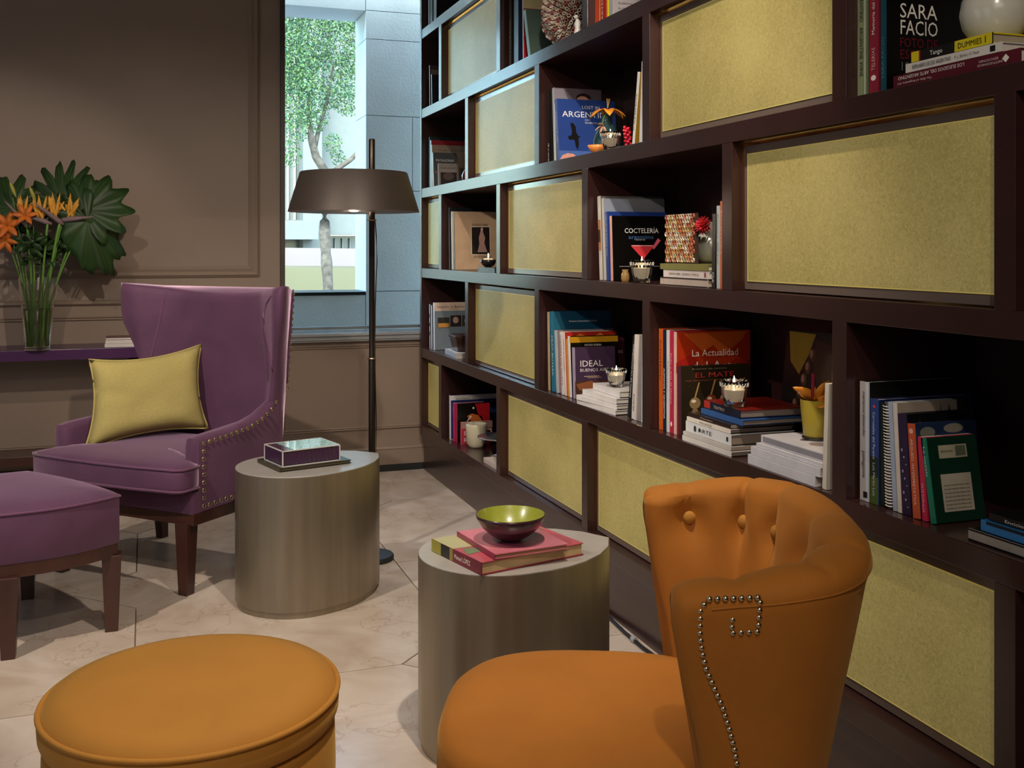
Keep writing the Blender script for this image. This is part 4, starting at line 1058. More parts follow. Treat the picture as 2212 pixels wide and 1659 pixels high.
# row 4 Fray Butler cubby
g = 'books in the cubby with the plum-coloured cover'
stand(3.785, .018, .306, .22, 2, 1.496, 4, 'b8a888', '3c342c', 'leftmost beige-spined book in the cubby of the plum cover', g)
stand(3.728, .036, .310, .245, 4, 1.496, 4, '2a7896', '123e58', 'tall dark teal cover at the back', g, text=[('c', 'Romance Sentimental Histórico', .26, .86, .48, .035, 'c8d8dc'), ('c', 'FRAY BUTLER', .15, .67, .70, .10, 'e8ecec'), ('d', 'FRAY BUTLER', .70, .5, .5, 'e8f0f0')], art=[('c', [(0, .77), (.20, .77), (.10, .99), (0, .99)], '23627c', .0004)])  # lighter teal corner patch: light falling on the cover, put into its colour
stand(3.700, .022, .240, .24, 5, 1.498, 4, 'b8bcc0', '8a7e80', 'pale grey book in front of the teal cover', g)
stand(3.678, .014, .205, .18, 5, 1.506, 4, 'c84838', 'b03028', 'short red and orange spine', g, soft=True, art=[('s', rct(0, 1, 0, .3), 'c83878')])
stand(3.648, .020, .238, .20, 5, 1.498, 4, 'e0dcd8', 'd0c4c0', 'white spine with scattered black lettering', g, text=[('d', 'SABORES DEL NORTE', .95, .8, .6, '1c1818')])
stand(3.622, .016, .238, .215, 5, 1.498, 4, 'e4d8d4', 'b42c20', 'red cover top with orange swirls just behind the gold band', g, text=[('d', 'PINTURA', .9, .5, .5, 'b02020')], art=[('c', [(.1, .88), (.3, .97), (.5, .9), (.7, .98), (.8, .9), (.5, .86)], 'e08030')])
stand(3.598, .016, .215, .235, 5, 1.500, 4, 'd89038', '4c1c2c', 'maroon cover whose last letters show at the right', g, text=[('c', 'POSTRES', .58, .72, .38, .07, 'e0d0d0')])
stand(3.572, .018, .227, .198, 5, 1.498, 4, 'e4e0dc', '100c08', 'black cover with gold band and gold title', g, text=[('c', 'BODEGONES', .12, .72, .62, .095, 'd0a820'), ('c', 'PIETRO SORBA', .30, .83, .35, .045, 'd8d4cc')], art=[('c', rct(0, 1, .89, .985), 'c08c18')])
stand(3.538, .022, .188, .165, 4, 1.500, 4, 'a898b4', '43304a', 'small plum-coloured cover with thin white title', g, text=[('c', 'IDEAL', .12, .62, .55, .17, 'f0ecf0'), ('c', 'BUENOS AIRES', .12, .52, .76, .085, 'e8e4e8')],
      art=[('c', rct(0, 1, .0, .34), '4a3028', .0004), ('c', [(.02, .28), (.4, .34), (.5, .26), (.9, .3), (1, .2), (.6, .14), (.1, .16)], '8c5434'), ('c', rct(.22, .6, .42, .43), 'e0c0a0', .0009), ('c', rct(.3, .65, .395, .402), 'e0c0a0', .0009)])
z = ZS[4]
for i, (tt, xo, yo, ww, hh, yw, lb) in enumerate(((.0165, 0, 0, .19, .29, 3, 'bottom white lying book of the stack under the votive, cubby of the plum cover'), (.0165, .006, .002, .19, .275, 6, 'second white lying book from the bottom, under the plum cover'), (.019, .006, .006, .185, .26, 2, 'third white lying book with wavy pages, under the plum cover'), (.022, .020, .010, .18, .235, -2, 'top white lying book that carries the votive beside the plum cover'))):
    lie(1.478 + xo, 3.150 + yo, z, ww, hh, tt, 'e0dcdc', 'd8d4d4', lb, g, yaw=yw, bc_='302828'); z += tt + .0012
z_st4 = z
stand(3.079, .024, .272, .20, -9, 1.500, 4, '14161a', '1c1c20', 'black spine leaning right with white lettering', g, text=[('u', 'DIARIO DE UN FOTOGRAFO', .25, .65, .5, 'e0e0e0')])
stand(3.040, .028, .276, .20, -5, 1.498, 4, 'd8d0cc', 'c8c0bc', 'white spine lettered MUNTE leaning right', g, text=[('u', 'MUNTE', .10, .20, .5, '1c1818')])
stand(3.006, .026, .274, .20, -4, 1.500, 4, '8a8484', '7c7474', 'grey spine right of the white one', g)
stand(2.984, .014, .268, .20, -2, 1.498, 4, 'b4cfd8', 'a8c0c8', 'thin pale blue spine against the divider', g)
# row 4 El Mate cubby
g = 'books in the cubby with the orange lily pot'
stand(2.848, .024, .309, .22, 0, 1.496, 4, 'c85c1c', 'c05018', 'orange spine, leftmost beside the navy one', g, text=[('d', 'Chalten', .9, .4, .45, '4c1c08')])
stand(2.826, .019, .307, .22, 0, 1.496, 4, '1c2440', '1c2440', 'navy spine with white capitals', g, text=[('d', 'ALEMANIA Y ARGENTINA', .62, .50, .62, 'e4e8f0')])
stand(2.805, .018, .308, .22, 0, 1.496, 4, 'd0ccc8', 'c8c4c0', 'plain white spine between navy and magenta', g, text=[('d', 'Paisajes', .7, .3, .45, '8c8480')])
stand(2.782, .020, .308, .22, 0, 1.496, 4, 'b02848', 'a82440', 'magenta spine with a white diamond', g, text=[('d', 'Poder y Arte de Mostrar', .78, .5, .5, 'ecd0d4')], art=[('s', [(.2, .09), (.5, .06), (.8, .09), (.5, .12)], 'f0e8e8')])
stand(2.766, .014, .306, .255, 0, 1.498, 4, 'd8b0a8', 'ac3010', 'orange-red cover with white title', g,
      text=[('c', 'La Actualidad', .20, .755, .62, .095, 'f4f0ec'), ('c', 'del Arte', .20, .61, .62, .135, 'f4f0ec')],
      art=[('c', [(.1, .98), (.35, .80), (.5, .86), (.62, .74), (.9, .92), (.95, .99)], 'c45c20'), ('c', [(.0, .70), (.2, .78), (.3, .7), (.1, .58), (0, .6)], 'a01c10'), ('c', [(.55, .6), (.8, .72), (1, .7), (1, .55), (.8, .56)], '98200e')])
stand(2.738, .018, .205, .235, 1.5, 1.500, 4, '4c2434', '2c2418', 'dark brown cover with red title and four silver gourds with straws', g,
      text=[('c', 'EL MATE', .20, .83, .56, .10, 'c83c34'), ('c', 'UNA TRADICION Y UNA REALIDAD SOCIAL', .06, .775, .85, .032, '8c5038'), ('c', 'Relatos de campo', .16, .945, .5, .028, 'a89480')],
      art=sum([[('c', circ(x_, z_, .080, .085, 18), c_), ('c', [(x_ - .03, z_ - .085), (x_ + .03, z_ - .085), (x_ + .06, z_ - .15), (x_ - .06, z_ - .15)], c_), ('c', [(x_ - .01, z_ + .08), (x_ + .012, z_ + .08), (x_ + .075, z_ + .30), (x_ + .055, z_ + .30)], 'b8905c'), ('c', circ(x_ - .02, z_ + .03, .035, .025, 10), 'e8dcc8', .0012)] for x_, z_, c_ in ((.20, .46, '8c7450'), (.43, .49, '8c3c1c'), (.64, .50, 'a08c6c'), (.86, .50, '6c4c2c'))], []))
z = ZS[4]
for i, (tt, xo, yo, ww, hh, sc_h, cc_h, bk_, tx, yw, lb) in enumerate(((.014, 0, 0, .20, .265, 'd4d0cc', 'c8c4c0', '1c1818', '', 0, 'lowest white lying book in the stack under the lit votive'), (.011, .002, .004, .19, .26, 'c4c0bc', 'b8b4b0', '2c2828', '', 0, 'thin pale lying book, second from the bottom under the lit votive'),
        (.030, .006, .010, .20, .245, 'd8dadc', 'c8ccd0', '24180f', 'ARTE', 0, 'thick white spine with small black drawings, middle of the votive stack'), (.012, .006, .014, .20, .235, 'e4dcd0', 'a8a09c', '281c14', 'TROPOS', 0, 'thin cream spine above the thick white one in the votive stack'), (.011, .010, .018, .20, .23, '2a1a16', '20140f', '281c14', 'Tiempo', 0, 'thin dark brown spine in the votive stack'),
        (.015, .026, -.016, .205, .225, '35609c', '2c5490', '20304c', '', -1, 'blue lying book just below the red and navy one'), (.022, .030, .004, .205, .205, '141c34', '7c2018', '14203c', 'TEATRO', -2, 'navy-spined lying book with a dark red cover, top of the votive stack'))):
    lie(1.474 + xo, 2.420 + yo, z, ww, hh, tt, sc_h, cc_h, lb, g, yaw=yw, bc_=bk_, page='8c7c70', text=[('d', tx, .7, .3, .5, 'c8b8a8' if i > 3 else '302c2c')] if tx else [],
        art=[('s', circ(.5, .78, .3, .03, 12), '303438'), ('s', circ(.5, .68, .25, .025, 4), '303438'), ('s', rct(.3, .7, .05, .09), '303438')] if i == 2 else ([('s', rct(0, .9, .80, .97), 'b83024')] if i == 6 else [])); z += tt + .0012
z_stD = z
z = ZS[4]
for i, (tt, xo, yo, ww, hh, lb) in enumerate(((.024, 0, 0, .21, .285, 'thick white lying book at the bottom under the yellow pot'), (.021, .002, -.016, .21, .290, 'middle white lying book under the yellow pot'), (.011, .006, -.020, .20, .275, 'thin white lying book under the spined one beneath the yellow pot'), (.020, .014, -.020, .20, .265, 'white lying book with grey drawings, top of the stack under the yellow pot'))):
    lie(1.474 + xo, 2.052 + yo, z, ww, hh, tt, 'd4d4dc', 'ccc8cc', lb, g, bc_='c8c4c4', art=[('c', circ(.3, .4, .12, .09, 14), '8c7c78'), ('c', circ(.34, .62, .10, .05, 14), '5c5450'), ('s', rct(.15, .85, .03, .97), '8c8c94', .0004)] if i == 3 else []); z += tt + .0012
z_stE = z
stand(2.018, .014, .245, .20, -2.5, 1.480, 4, 'd8d0c4', 'c8c0b4', 'white book leaning on the divider right of the yellow pot', g, soft=True)
b = book((1.712, 2.560, ZS[4] + .003), (math.radians(-6), 0, -PI / 2), .25, .325, .016, '14161c', '0b0b10', 'large dark cover with a yellow corn cob and braided rope, standing behind the lily pot', g,
      art=[('c', [(.05, .98), (.55, .98), (.45, .80), (.30, .62), (.12, .72)], '8a7428'), ('c', [(.55, .94), (1, .88), (1, .45), (.7, .50), (.55, .66)], '34201c')] + [('c', circ(.52 - .06 * i, .80 - .11 * i, .055, .06, 12), '4c3028', .0009) for i in range(6)] + [('c', circ(.50 - .06 * i, .81 - .11 * i, .030, .035, 12), '8c6c5c', .0013) for i in range(6)])
# row 4 right cubby
g = 'books in the right cubby beside the green labelled one'
stand(1.888, .030, .262, .26, 0, 1.496, 4, 'b4aeac', '0c0d0e', 'tall white spine with black lettering, leftmost in the right cubby', g, text=[('d', 'marianne alexander', .92, .38, .42, '302828'), ('d', 'patagonia', .42, .22, .48, '302828')], art=[('s', rct(.15, .6, .03, .08), '201c1c'), ('s', rct(0, .35, .0, 1), 'c4ccd8', .0003)])
stand(1.858, .026, .228, .26, 0, 1.497, 4, '2c4480', '1a2450', 'blue and green spine with white lettering', g, text=[('d', 'Carruseles del Paraiso  Luis Martin Luis', .88, .8, .42, 'c8d0dc')], art=[('s', rct(0, 1, .0, .26), '4a5c28', .0004), ('s', rct(0, 1, .26, .45), '22301c', .0004), ('s', circ(.5, .93, .15, .015, 10), 'e04040')])
stand(1.842, .013, .222, .20, 0, 1.500, 4, '14241c', '14241c', 'thin dark green spine before the spiral-bound book', g)
# spiral bound
sb = stand(1.820, .018, .226, .20, 2, 1.504, 4, '6c6460', '2c2826', 'spiral-bound book with white wire coils', g)
m = MB()
for i in range(34):
    zz_ = .006 + i * .0064; m.ctube([(-.001 + .0075 * math.cos(a) , .009 + .0098 * math.sin(a), zz_ + .0008 * math.sin(a)) for a in [2 * PI * q / 10 for q in range(10)]], .0011, 4)
m.build('wire_coils', mat('white_wire', (.75, .72, .68), rough=.4), sb)['kind'] = 'stuff'
stand(1.800, .012, .229, .16, 4, 1.498, 4, 'a4b4cc', '9ca8bc', 'thin pale blue spine next to the spiral binding', g, soft=True)
stand(1.785, .012, .229, .158, 4, 1.498, 4, 'dcd0c4', '94887c', 'thin cream-spined book with a beige cover and line drawing', g, soft=True, art=[('c', rct(.12, .40, .80, .90), '4c4440'), ('c', [(.70, .8), (.72, .99), (.735, .8)], '2c2420'), ('c', [(.82, .8), (.86, .97), (.92, .8), (.86, .88)], '2c2420')])
stand(1.756, .026, .209, .165, 4, 1.497, 4, '2c2040', '0c0a10', 'dark violet spine with scattered white flecks', g, art=[('s', circ(.3 + .4 * ((i * 7) % 3) / 2, .08 + .07 * i, .10, .006 + .006 * (i % 3), 6), 'a89cc8') for i in range(9)] + [('c', rct(.78, .98, .76, .86), 'a8a08c'), ('c', [(.1, .7), (.2, .93), (.35, .78)], '5c4440')])
stand(1.730, .020, .193, .160, 5, 1.497, 4, 'c85834', '1c2c48', 'orange spine lettered in white with a cloudy blue cover', g, text=[('d', 'ARQUEO. INTERPRETATIVA', .84, .7, .5, 'f0dcd0')], art=[('s', circ(.5, .92, .3, .03, 14), 'e8b8a0'), ('c', circ(.2, .9, .12, .06), '6c6c64'), ('c', circ(.62, .93, .16, .05), '7c786c')])
stand(1.712, .014, .169, .13, 5, 1.500, 4, 'c42c50', 'a82444', 'pink-red spine beside the green book', g, soft=True, text=[('d', 'ARTE POPULAR', .45, .35, .5, 'f0c8d0')])
stand(1.688, .014, .170, .128, 10, 1.500, 4, '1c7860', '0c2c20', 'dark green cover with two cream labels leaning left', g, text=[('d', 'La novela', .9, .35, .55, 'c8e0d8'), ('c', 'EDICION', .26, .815, .22, .035, '2c2820')] + [('c', 'the quick novel that follows a man', .24, .42 - .045 * i, .50, .028, '2c2820') for i in range(7)],
      art=[('c', rct(.22, .78, .745, .90), 'a09c84', .0004), ('c', rct(.55, .75, .765, .885), '586050', .0009), ('c', rct(.20, .80, .12, .56), 'a8a090', .0004)])
z = ZS[4]
lie(1.490, 1.30, z, .24, .285, .022, '9c9890', '101010', 'dark-covered lying book with grey pages, bottom of the stack at the right edge', g, bc_='0c0c0c', page='9c9890', yaw=1, art=[('s', rct(0, .14, 0, 1), '0c0c0c'), ('s', rct(.86, 1, 0, 1), '0c0c0c')]); z += .0232
lie(1.498, 1.30, z, .22, .262, .020, '2a78b8', '2470b0', 'bright blue lying book in the stack at the right edge', g, bc_='1c2838', art=[('s', rct(.0, .3, .05, .95), '141c28', .0004)], yaw=1); z += .0212
lie(1.506, 1.30, z, .22, .25, .014, '1c1a1a', '181616', 'black lying book on top of the blue one at the right edge', g, text=[('d', 'Enciclopedia de las artes', .85, .6, .6, 'd8d8d8')], yaw=1)
# row 5 left cubby
g = 'books in the low cubby with the cream mug'
stand(5.180, .022, .228, .26, 1, 1.496, 5, 'e4e8ec', '1c2a5c', 'navy cover with a white band at the top, behind the mug', g, text=[('c', 'La Fiesta de', .12, .905, .40, .05, '5c5054')], art=[('c', rct(0, 1, .89, 1), 'cac4c4', .0004), ('c', [(.0, 0), (.2, .12), (.3, .05), (.35, 0)], 'c88c48')])
stand(5.130, .016, .195, .16, 2, 1.500, 5, 'c02c70', 'b02464', 'magenta spine between the navy and the red-and-black covers', g, soft=True, text=[('u', 'Fuego', .7, .2, .6, 'f4c8d8')])
stand(5.085, .018, .198, .175, 0, 1.502, 5, 'a8283c', '140c0c', 'black and red cover with an orange fish-like shape behind the mug', g, art=[('c', [(.55, .99), (1, .99), (1, .45), (.8, .5), (.65, .7)], 'b01824'), ('c', [(.30, .68), (.45, .74), (.75, .66), (.8, .54), (.55, .50), (.42, .55)], 'c8682c'), ('c', circ(.5, .88, .03, .03, 10), 'e8e8e8'), ('c', [(.28, .52), (.34, .56), (.46, .66), (.40, .7)], 'e8d8c8', .0009)])
stand(5.035, .014, .112, .165, 0, 1.510, 5, 'c85c6c', 'a83040', 'small red book lettered in white right behind the mug', g, soft=True, text=[('c', 'SAVIA', .08, .42, .42, .26, 'f4ece8'), ('c', 'SOCIAL', .08, .14, .42, .22, 'f4ece8')], art=[('c', rct(0, 1, .72, .98), 'a07c74', .0004)])
lie(1.486, 4.405, ZS[5], .15, .19, .022, 'd4c4b8', 'c8b8ac', 'pale lying book behind the divider in the low cubby of the mug', g)

# ------------------------------------------------------------------ shelf ornaments
def votive(loc, label, r0=.023, r1=.034, h=.060, lit=True, group='glass votives', cat='candle holder'):
    t = thing('glass_votive', label, cat, loc, group=group)
    n = 48; m = MB(); prof = [(0, 0), (r0 * .8, 0), (r0, .002), (r0 * 1.04, .008), (r0 + (r1 - r0) * .45, h * .4), (r0 + (r1 - r0) * .85, h * .75), (r1, h), (r1 - .0022, h), (r0 + (r1 - r0) * .8 - .003, h * .75), (r0 + (r1 - r0) * .4 - .003, h * .4), (r0 * .8, .009), (0, .008)]
    m.lathe(prof, n)
    vs = []
    for (x, y, z) in m.v:      # scalloped relief on the outside
        rr = math.hypot(x, y); a = math.atan2(y, x)
        k = 1 + (.035 * math.cos(12 * a) if .15 * h < z < .8 * h else 0) * (1 if rr > 0 else 0)
        vs.append((x * k, y * k, z))
    m.v = vs; m.build('glass', M_glass, t, smooth='all')
    MB().lathe([(0, .0095), (r0 * .78, .0095), (r0 + (r1 - r0) * .35 - .0045, h * .40), (r0 + (r1 - r0) * .62 - .0045, h * .66), (0, h * .66)], 24).build('wax', M_gel, t, smooth=True)
    rm = MB()
    for i in range(24):
        a = 2 * PI * i / 24; q = r1 * .985; rm.tube([(q * math.cos(a), q * math.sin(a), h * .78), (q * 1.02 * math.cos(a + .1), q * 1.02 * math.sin(a + .1), h * .92)], .0016, 4)
    rm.build('beaded_rim', mat('frosted_glass', (.8, .8, .78), rough=.3, trans=.5), t)
    if lit:
        MB().lathe([(0, h * .66), (.0016, h * .70), (.0044, h * .82), (.003, h * .97), (0, h * 1.18)], 10).build('flame', M_flame, t, smooth=True)
        light('POINT', 'votive_light', (loc[0], loc[1], loc[2] + h * 1.3), .16, (1, .62, .3), shadow_soft_size=.006)
    return t
votive((1.500, 3.235, ZS[2] + .0012), 'ribbed glass votive in front of the dark teal vase', h=.062)
votive((1.494, 2.985, ZS[3] + .0012), 'ribbed glass votive in front of the cocktail book', h=.072, r0=.025, r1=.037)
votive((1.535, 3.262, z_st4 + .0012), 'ribbed glass votive on the stack of white books', h=.062, r1=.035)
votive((1.520, 2.478, z_stD + .0012), 'brightly lit glass votive on the stack topped by the navy book', h=.072, r0=.026, r1=.038)

M_tealv = mat('dark_teal_ceramic', (.018, .055, .065), rough=.18, coat=.5)
t = thing('bud_vase', 'dark teal round-bodied vase holding an orange lily', 'vase', (1.575, 3.425, ZS[2] + .0006))
MB().lathe([(0, 0), (.026, 0), (.040, .012), (.050, .036), (.051, .052), (.044, .078), (.030, .102), (.020, .120), (.018, .134), (.024, .150), (.021, .150), (.015, .134), (.016, .12), (0, .11)], 36).build('body', M_tealv, t, smooth='all')
p = Vector((1.575, 3.420, ZS[2] + .160))
t = thing('lily', 'orange lily with drooping petals in the dark teal vase', 'flower', tuple(p))
MB().tube([(0, .005, -.04), (0, 0, 0)], .003, 6).build('stem', M_stem, t)
m = MB()
for i in range(6):
    a = PI / 3 * i + .2; d = Vector((math.cos(a), math.sin(a), .75)); petal(m, (0, 0, .002), (d.x, d.y, .55), d.cross(Vector((0, 0, 1))), .080, .019, 0, n=8, droop=(0, 0, -.80))
M_lo = mat('bright_orange_petal', (.90, .33, .03), rough=.5, var=.15, scale=40)
solid(m.build('petals', M_lo, t, smooth='all'))
for i in range(3): MB().tube([(0, 0, .01), (.006 * (i - 1), -.006, .045)], .001, 4).build('stamen', mat('stamen', (.45, .3, .05), rough=.6), t)
t = thing('dried_flower', 'small withered cream flower hanging at the shoulder of the dark teal vase', 'flower', (1.532, 3.372, ZS[2] + .100))
m = MB()
for d, L in (((-.8, -.1, -.3), .036), ((-.5, -.3, -.8), .034), ((-.3, -.3, .2), .030), ((.2, -.3, -.7), .03)): petal(m, (0, 0, 0), d, (0, -1, .3), L, .012, .2)
solid(m.build('petals', mat('withered_petal', (.50, .34, .25), rough=.7, var=.2, scale=60), t, smooth='all'))
MB().tube([(0, 0, 0), (.010, .012, .03), (.030, .035, .050)], .0018, 6).build('stem', M_stem, t)
t = thing('beaded_ornament', 'crimson beaded bundle lying against the ochre book', 'ornament', (1.560, 3.215, ZS[2] + .002), (math.radians(-12), 0, 0))
for i in range(26):
    a = i * 2.4; zz_ = .006 + i * .003
    m = MB(); m.lathe([(0, -.006), (.0045, -.004), (.0062, 0), (.0045, .004), (0, .006)], 8); m.build('bead', mat('crimson_bead', (.50, .01, .035), rough=.25, coat=.4), t, smooth='all', loc=(.009 * math.cos(a), .009 * math.sin(a), zz_))
t = thing('orange_dish', 'small orange painted dish in front of the blue bird cover', 'dish', (1.512, 3.365, ZS[2] + .0008))
MB().lathe([(0, 0), (.020, 0), (.030, .016), (.037, .030), (.035, .030), (.027, .015), (0, .004)], 28).build('bowl', mat('orange_glaze', (.75, .26, .06), rough=.3), t, smooth='all')

t = thing('glass_bottle', 'dark red bulb bottle at the right of the left cubby', 'bottle', (1.545, 5.03, ZS[2] + .0008))
MB().lathe([(0, 0), (.022, 0), (.032, .015), (.034, .034), (.026, .054), (.011, .070), (.009, .100), (.013, .112), (0, .113)], 28).build('bottle', mat('dark_red_glass', (.10, .012, .018), rough=.08, coat=.6), t, smooth='all')

# ball of paper straws
t = thing('straw_ball', 'spiky ball made of cut paper straws on the upper shelf', 'ornament', (1.622, 3.82, ZS[1] + .149))
MB().lathe([(.112 * math.sin(PI * i / 14), -.112 * math.cos(PI * i / 14)) for i in range(15)], 28).build('core', mat('straw_core', (.10, .05, .04), rough=.9), t, smooth='all')
cols = [MB() for _ in range(4)]; N_ = 600
for i in range(N_):
    zc_ = 1 - 2 * (i + .5) / N_; a = i * 2.39996; r_ = math.sqrt(1 - zc_ * zc_); d = Vector((r_ * math.cos(a), r_ * math.sin(a), zc_))
    L = .138 + .008 * math.sin(i * 12.9); u_ = d.orthogonal().normalized(); v_ = d.cross(u_); R_o, R_i, n = .0072, .0055, 8
    vs = []; fs = []
    for dd, rr in ((.098, R_o), (L, R_o), (L, R_i), (.114, R_i)):
        for k in range(n):
            q = 2 * PI * k / n; vs.append(d * dd + (u_ * math.cos(q) + v_ * math.sin(q)) * rr)
    for j in range(3):
        for k in range(n): fs.append((j * n + k, j * n + (k + 1) % n, (j + 1) * n + (k + 1) % n, (j + 1) * n + k))
    cols[(i * 7) % 4].add(vs, fs)
for c_, mm_ in zip(cols, (('a', (.80, .68, .55)), ('b', (.66, .48, .36)), ('c', (.78, .68, .60)), ('d', (.45, .15, .13)))):
    o = c_.build('straws', mat('paper_straw_' + {'a': 'cream', 'b': 'tan', 'c': 'pale', 'd': 'red'}[mm_[0]], mm_[1], rough=.8, var=.4, scale=40), t, smooth=True); o['kind'] = 'stuff'
t = thing('figurine', 'little white ceramic figurine at the foot of the straw ball', 'figurine', (1.500, 3.52, ZS[1] + .001))
MB().lathe([(0, 0), (.012, 0), (.014, .01), (.009, .03), (.012, .045), (.008, .058), (0, .066)], 18).build('body', mat('white_ceramic', (.75, .74, .70), rough=.25, coat=.5), t, smooth='all')
MB().lathe([(0, -.009), (.007, -.005), (.009, 0), (.007, .005), (0, .009)], 14).build('head', MC['white_ceramic'], t, loc=(-.006, 0, .07), smooth='all')

# white sphere vase on the top right stack
M_cream = mat('cream_ceramic', (.58, .57, .50), rough=.22, coat=.5, var=.05, scale=20)
t = thing('sphere_vase', 'large round cream vase standing on the lying books, top right', 'vase', (1.592, 1.628, ZS[2] + .0695))
MB().lathe([(0, 0), (.024, 0), (.045, .012), (.060, .034), (.066, .062), (.062, .090), (.048, .112), (.030, .122), (.024, .126), (.02, .125), (0, .11)], 40).build('body', M_cream, t, smooth='all')
p = Vector((1.582, 1.62, ZS[2] + .205)); lily(p, (-.3, -.5, .8), .05, 'crimson flower on top of the large round cream vase', [p - Vector((0, -.005, .05)), p], colr=mat('crimson_petal', (.28, .01, .04), rough=.5), name='crimson_flower')

# row 3 left: bowl candle + amber glass
t = thing('bowl_candle', 'small dark bowl with a lit candle on the lying book', 'candle', (1.530, 4.66, ZS[3] + .0235))
MB().lathe([(0, 0), (.014, 0), (.028, .008), (.036, .022), (.038, .034), (.036, .034), (.033, .022), (.02, .012), (0, .01)], 30).build('bowl', mat('dark_bowl_glaze', (.02, .016, .015), rough=.15, coat=.5), t, smooth='all')
MB().lathe([(0, .012), (.022, .013), (.022, .04), (0, .04)], 20).build('candle', M_wax, t, smooth=True)
MB().lathe([(0, .040), (.003, .048), (.002, .058), (0, .066)], 8).build('flame', M_flame, t, smooth=True)
light('POINT', 'bowl_candle_light', (1.53, 4.66, ZS[3] + .10), .12, (1, .6, .28), shadow_soft_size=.006)
t = thing('amber_tumbler', 'amber glass tumbler behind the bowl candle', 'glass', (1.62, 4.66, ZS[3] + .0235))
MB().lathe([(0, 0), (.022, 0), (.026, .09), (.024, .09), (.020, .004), (0, .004)], 24).build('glass', mat('amber_glass', (.85, .55, .2), rough=.05, trans=1), t, smooth=True)
# row 3 middle: gold votive, patterned square, white sphere vase
t = thing('gold_votive', 'tiny gold glass votive in front of the cocktail cover', 'candle holder', (1.515, 3.150, ZS[3] + .0008))
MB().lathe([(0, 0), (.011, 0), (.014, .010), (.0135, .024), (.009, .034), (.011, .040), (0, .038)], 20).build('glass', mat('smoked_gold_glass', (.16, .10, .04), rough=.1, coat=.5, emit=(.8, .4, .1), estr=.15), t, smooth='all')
zt3 = ZS[3] + .0475 + .0175 + .0012
t = thing('patterned_square', 'square plaque of paper rings standing on the olive book', 'ornament', (1.535, 2.716, zt3))
MB().box(0, .010, 0, .185, 0, .150).build('frame', mat('brown_board', (.05, .025, .018), rough=.7), t, rot=(0, 0, 0))
mr = [MB() for _ in range(3)]; rr_ = random.Random(4)
for j in range(11):
    for i in range(12):
        y_ = .010 + i * .0150 + (.0075 if j % 2 else 0); z_ = .010 + j * .0131
        if y_ > .178: continue
        R_ = .0072; n = 9; vs = []; fs = []
        for xx, r2 in ((0, R_), (-.004 - .002 * rr_.random(), R_), (-.005, R_ * .80), (0, R_ * .78)):
            for k in range(n):
                q = 2 * PI * k / n; vs.append((xx, y_ + r2 * math.cos(q), z_ + r2 * math.sin(q)))
        for a in range(3):
            for k in range(n): fs.append((a * n + k, a * n + (k + 1) % n, (a + 1) * n + (k + 1) % n, (a + 1) * n + k))
        mr[rr_.randrange(3)].add(vs, fs)
for q, (nm, c_) in zip(mr, (('cream', (.62, .52, .42)), ('rust', (.45, .14, .07)), ('ochre', (.48, .34, .12)))):
    o = q.build('paper_rings', mat('ring_' + nm, c_, rough=.7, var=.3, scale=60), t, smooth=True); o['kind'] = 'stuff'
t = thing('ball_vase', 'white ball vase half hidden by the standing paperbacks', 'vase', (1.600, 2.622, zt3))
bpy.data.objects.remove(t)
t = thing('ball_vase', 'white ball vase with a red flower, half hidden by the standing paperbacks', 'vase', (1.618, 2.772, zt3))
MB().lathe([(0, 0), (.022, 0), (.038, .012), (.048, .034), (.050, .054), (.044, .076), (.030, .092), (.022, .105), (.030, .125), (.027, .125), (.018, .105), (0, .09)], 36).build('body', M_cream, t, smooth='all')
p = Vector((1.553, 2.700, zt3 + .112))
t = thing('dahlia', 'round red dahlia hanging in front of the white ball vase', 'flower', tuple(p))
m = MB()
for i in range(70):
    zc_ = 1 - 1.5 * (i + .5) / 70; a = i * 2.39996; r_ = math.sqrt(max(0, 1 - zc_ * zc_)); d = Vector((-zc_, r_ * math.cos(a), r_ * math.sin(a)))
    petal(m, d * .004, d, d.orthogonal(), .025, .0045, .15, n=3)
solid(m.build('petals', mat('dahlia_red', (.55, .02, .03), rough=.5), t, smooth='all'), .0006)
MB().tube([(0, 0, 0), (.035, .03, .015), (.060, .068, .0)], .002, 6).build('stem', M_stem, t)
# row 4 left: wooden box + yellow bowl
t = thing('wooden_box', 'small dark wooden box with lid on the white lying book', 'box', (1.500, 5.09, ZS[4] + .0285), (0, 0, math.radians(-4)))
MB().loft([[(x, y, z) for x, y in ((a, a), (.12 - a, a), (.12 - a, .16 - a), (a, .16 - a))] for z, a in ((0, .012), (.062, 0))]).build('body', M_legw, t, bevel=.002)
MB().box(-.006, .126, -.006, .166, .063, .082).build('lid', M_legw, t, bevel=.004)
t = thing('yellow_bowl', 'little yellow-rimmed bowl right of the wooden box', 'bowl', (1.53, 4.925, ZS[4] + .001))
MB().lathe([(0, 0), (.012, 0), (.026, .014), (.032, .032), (.030, .032), (.022, .014), (0, .005)], 24).build('bowl', mat('yellow_glaze', (.45, .40, .04), rough=.3), t, smooth='all')
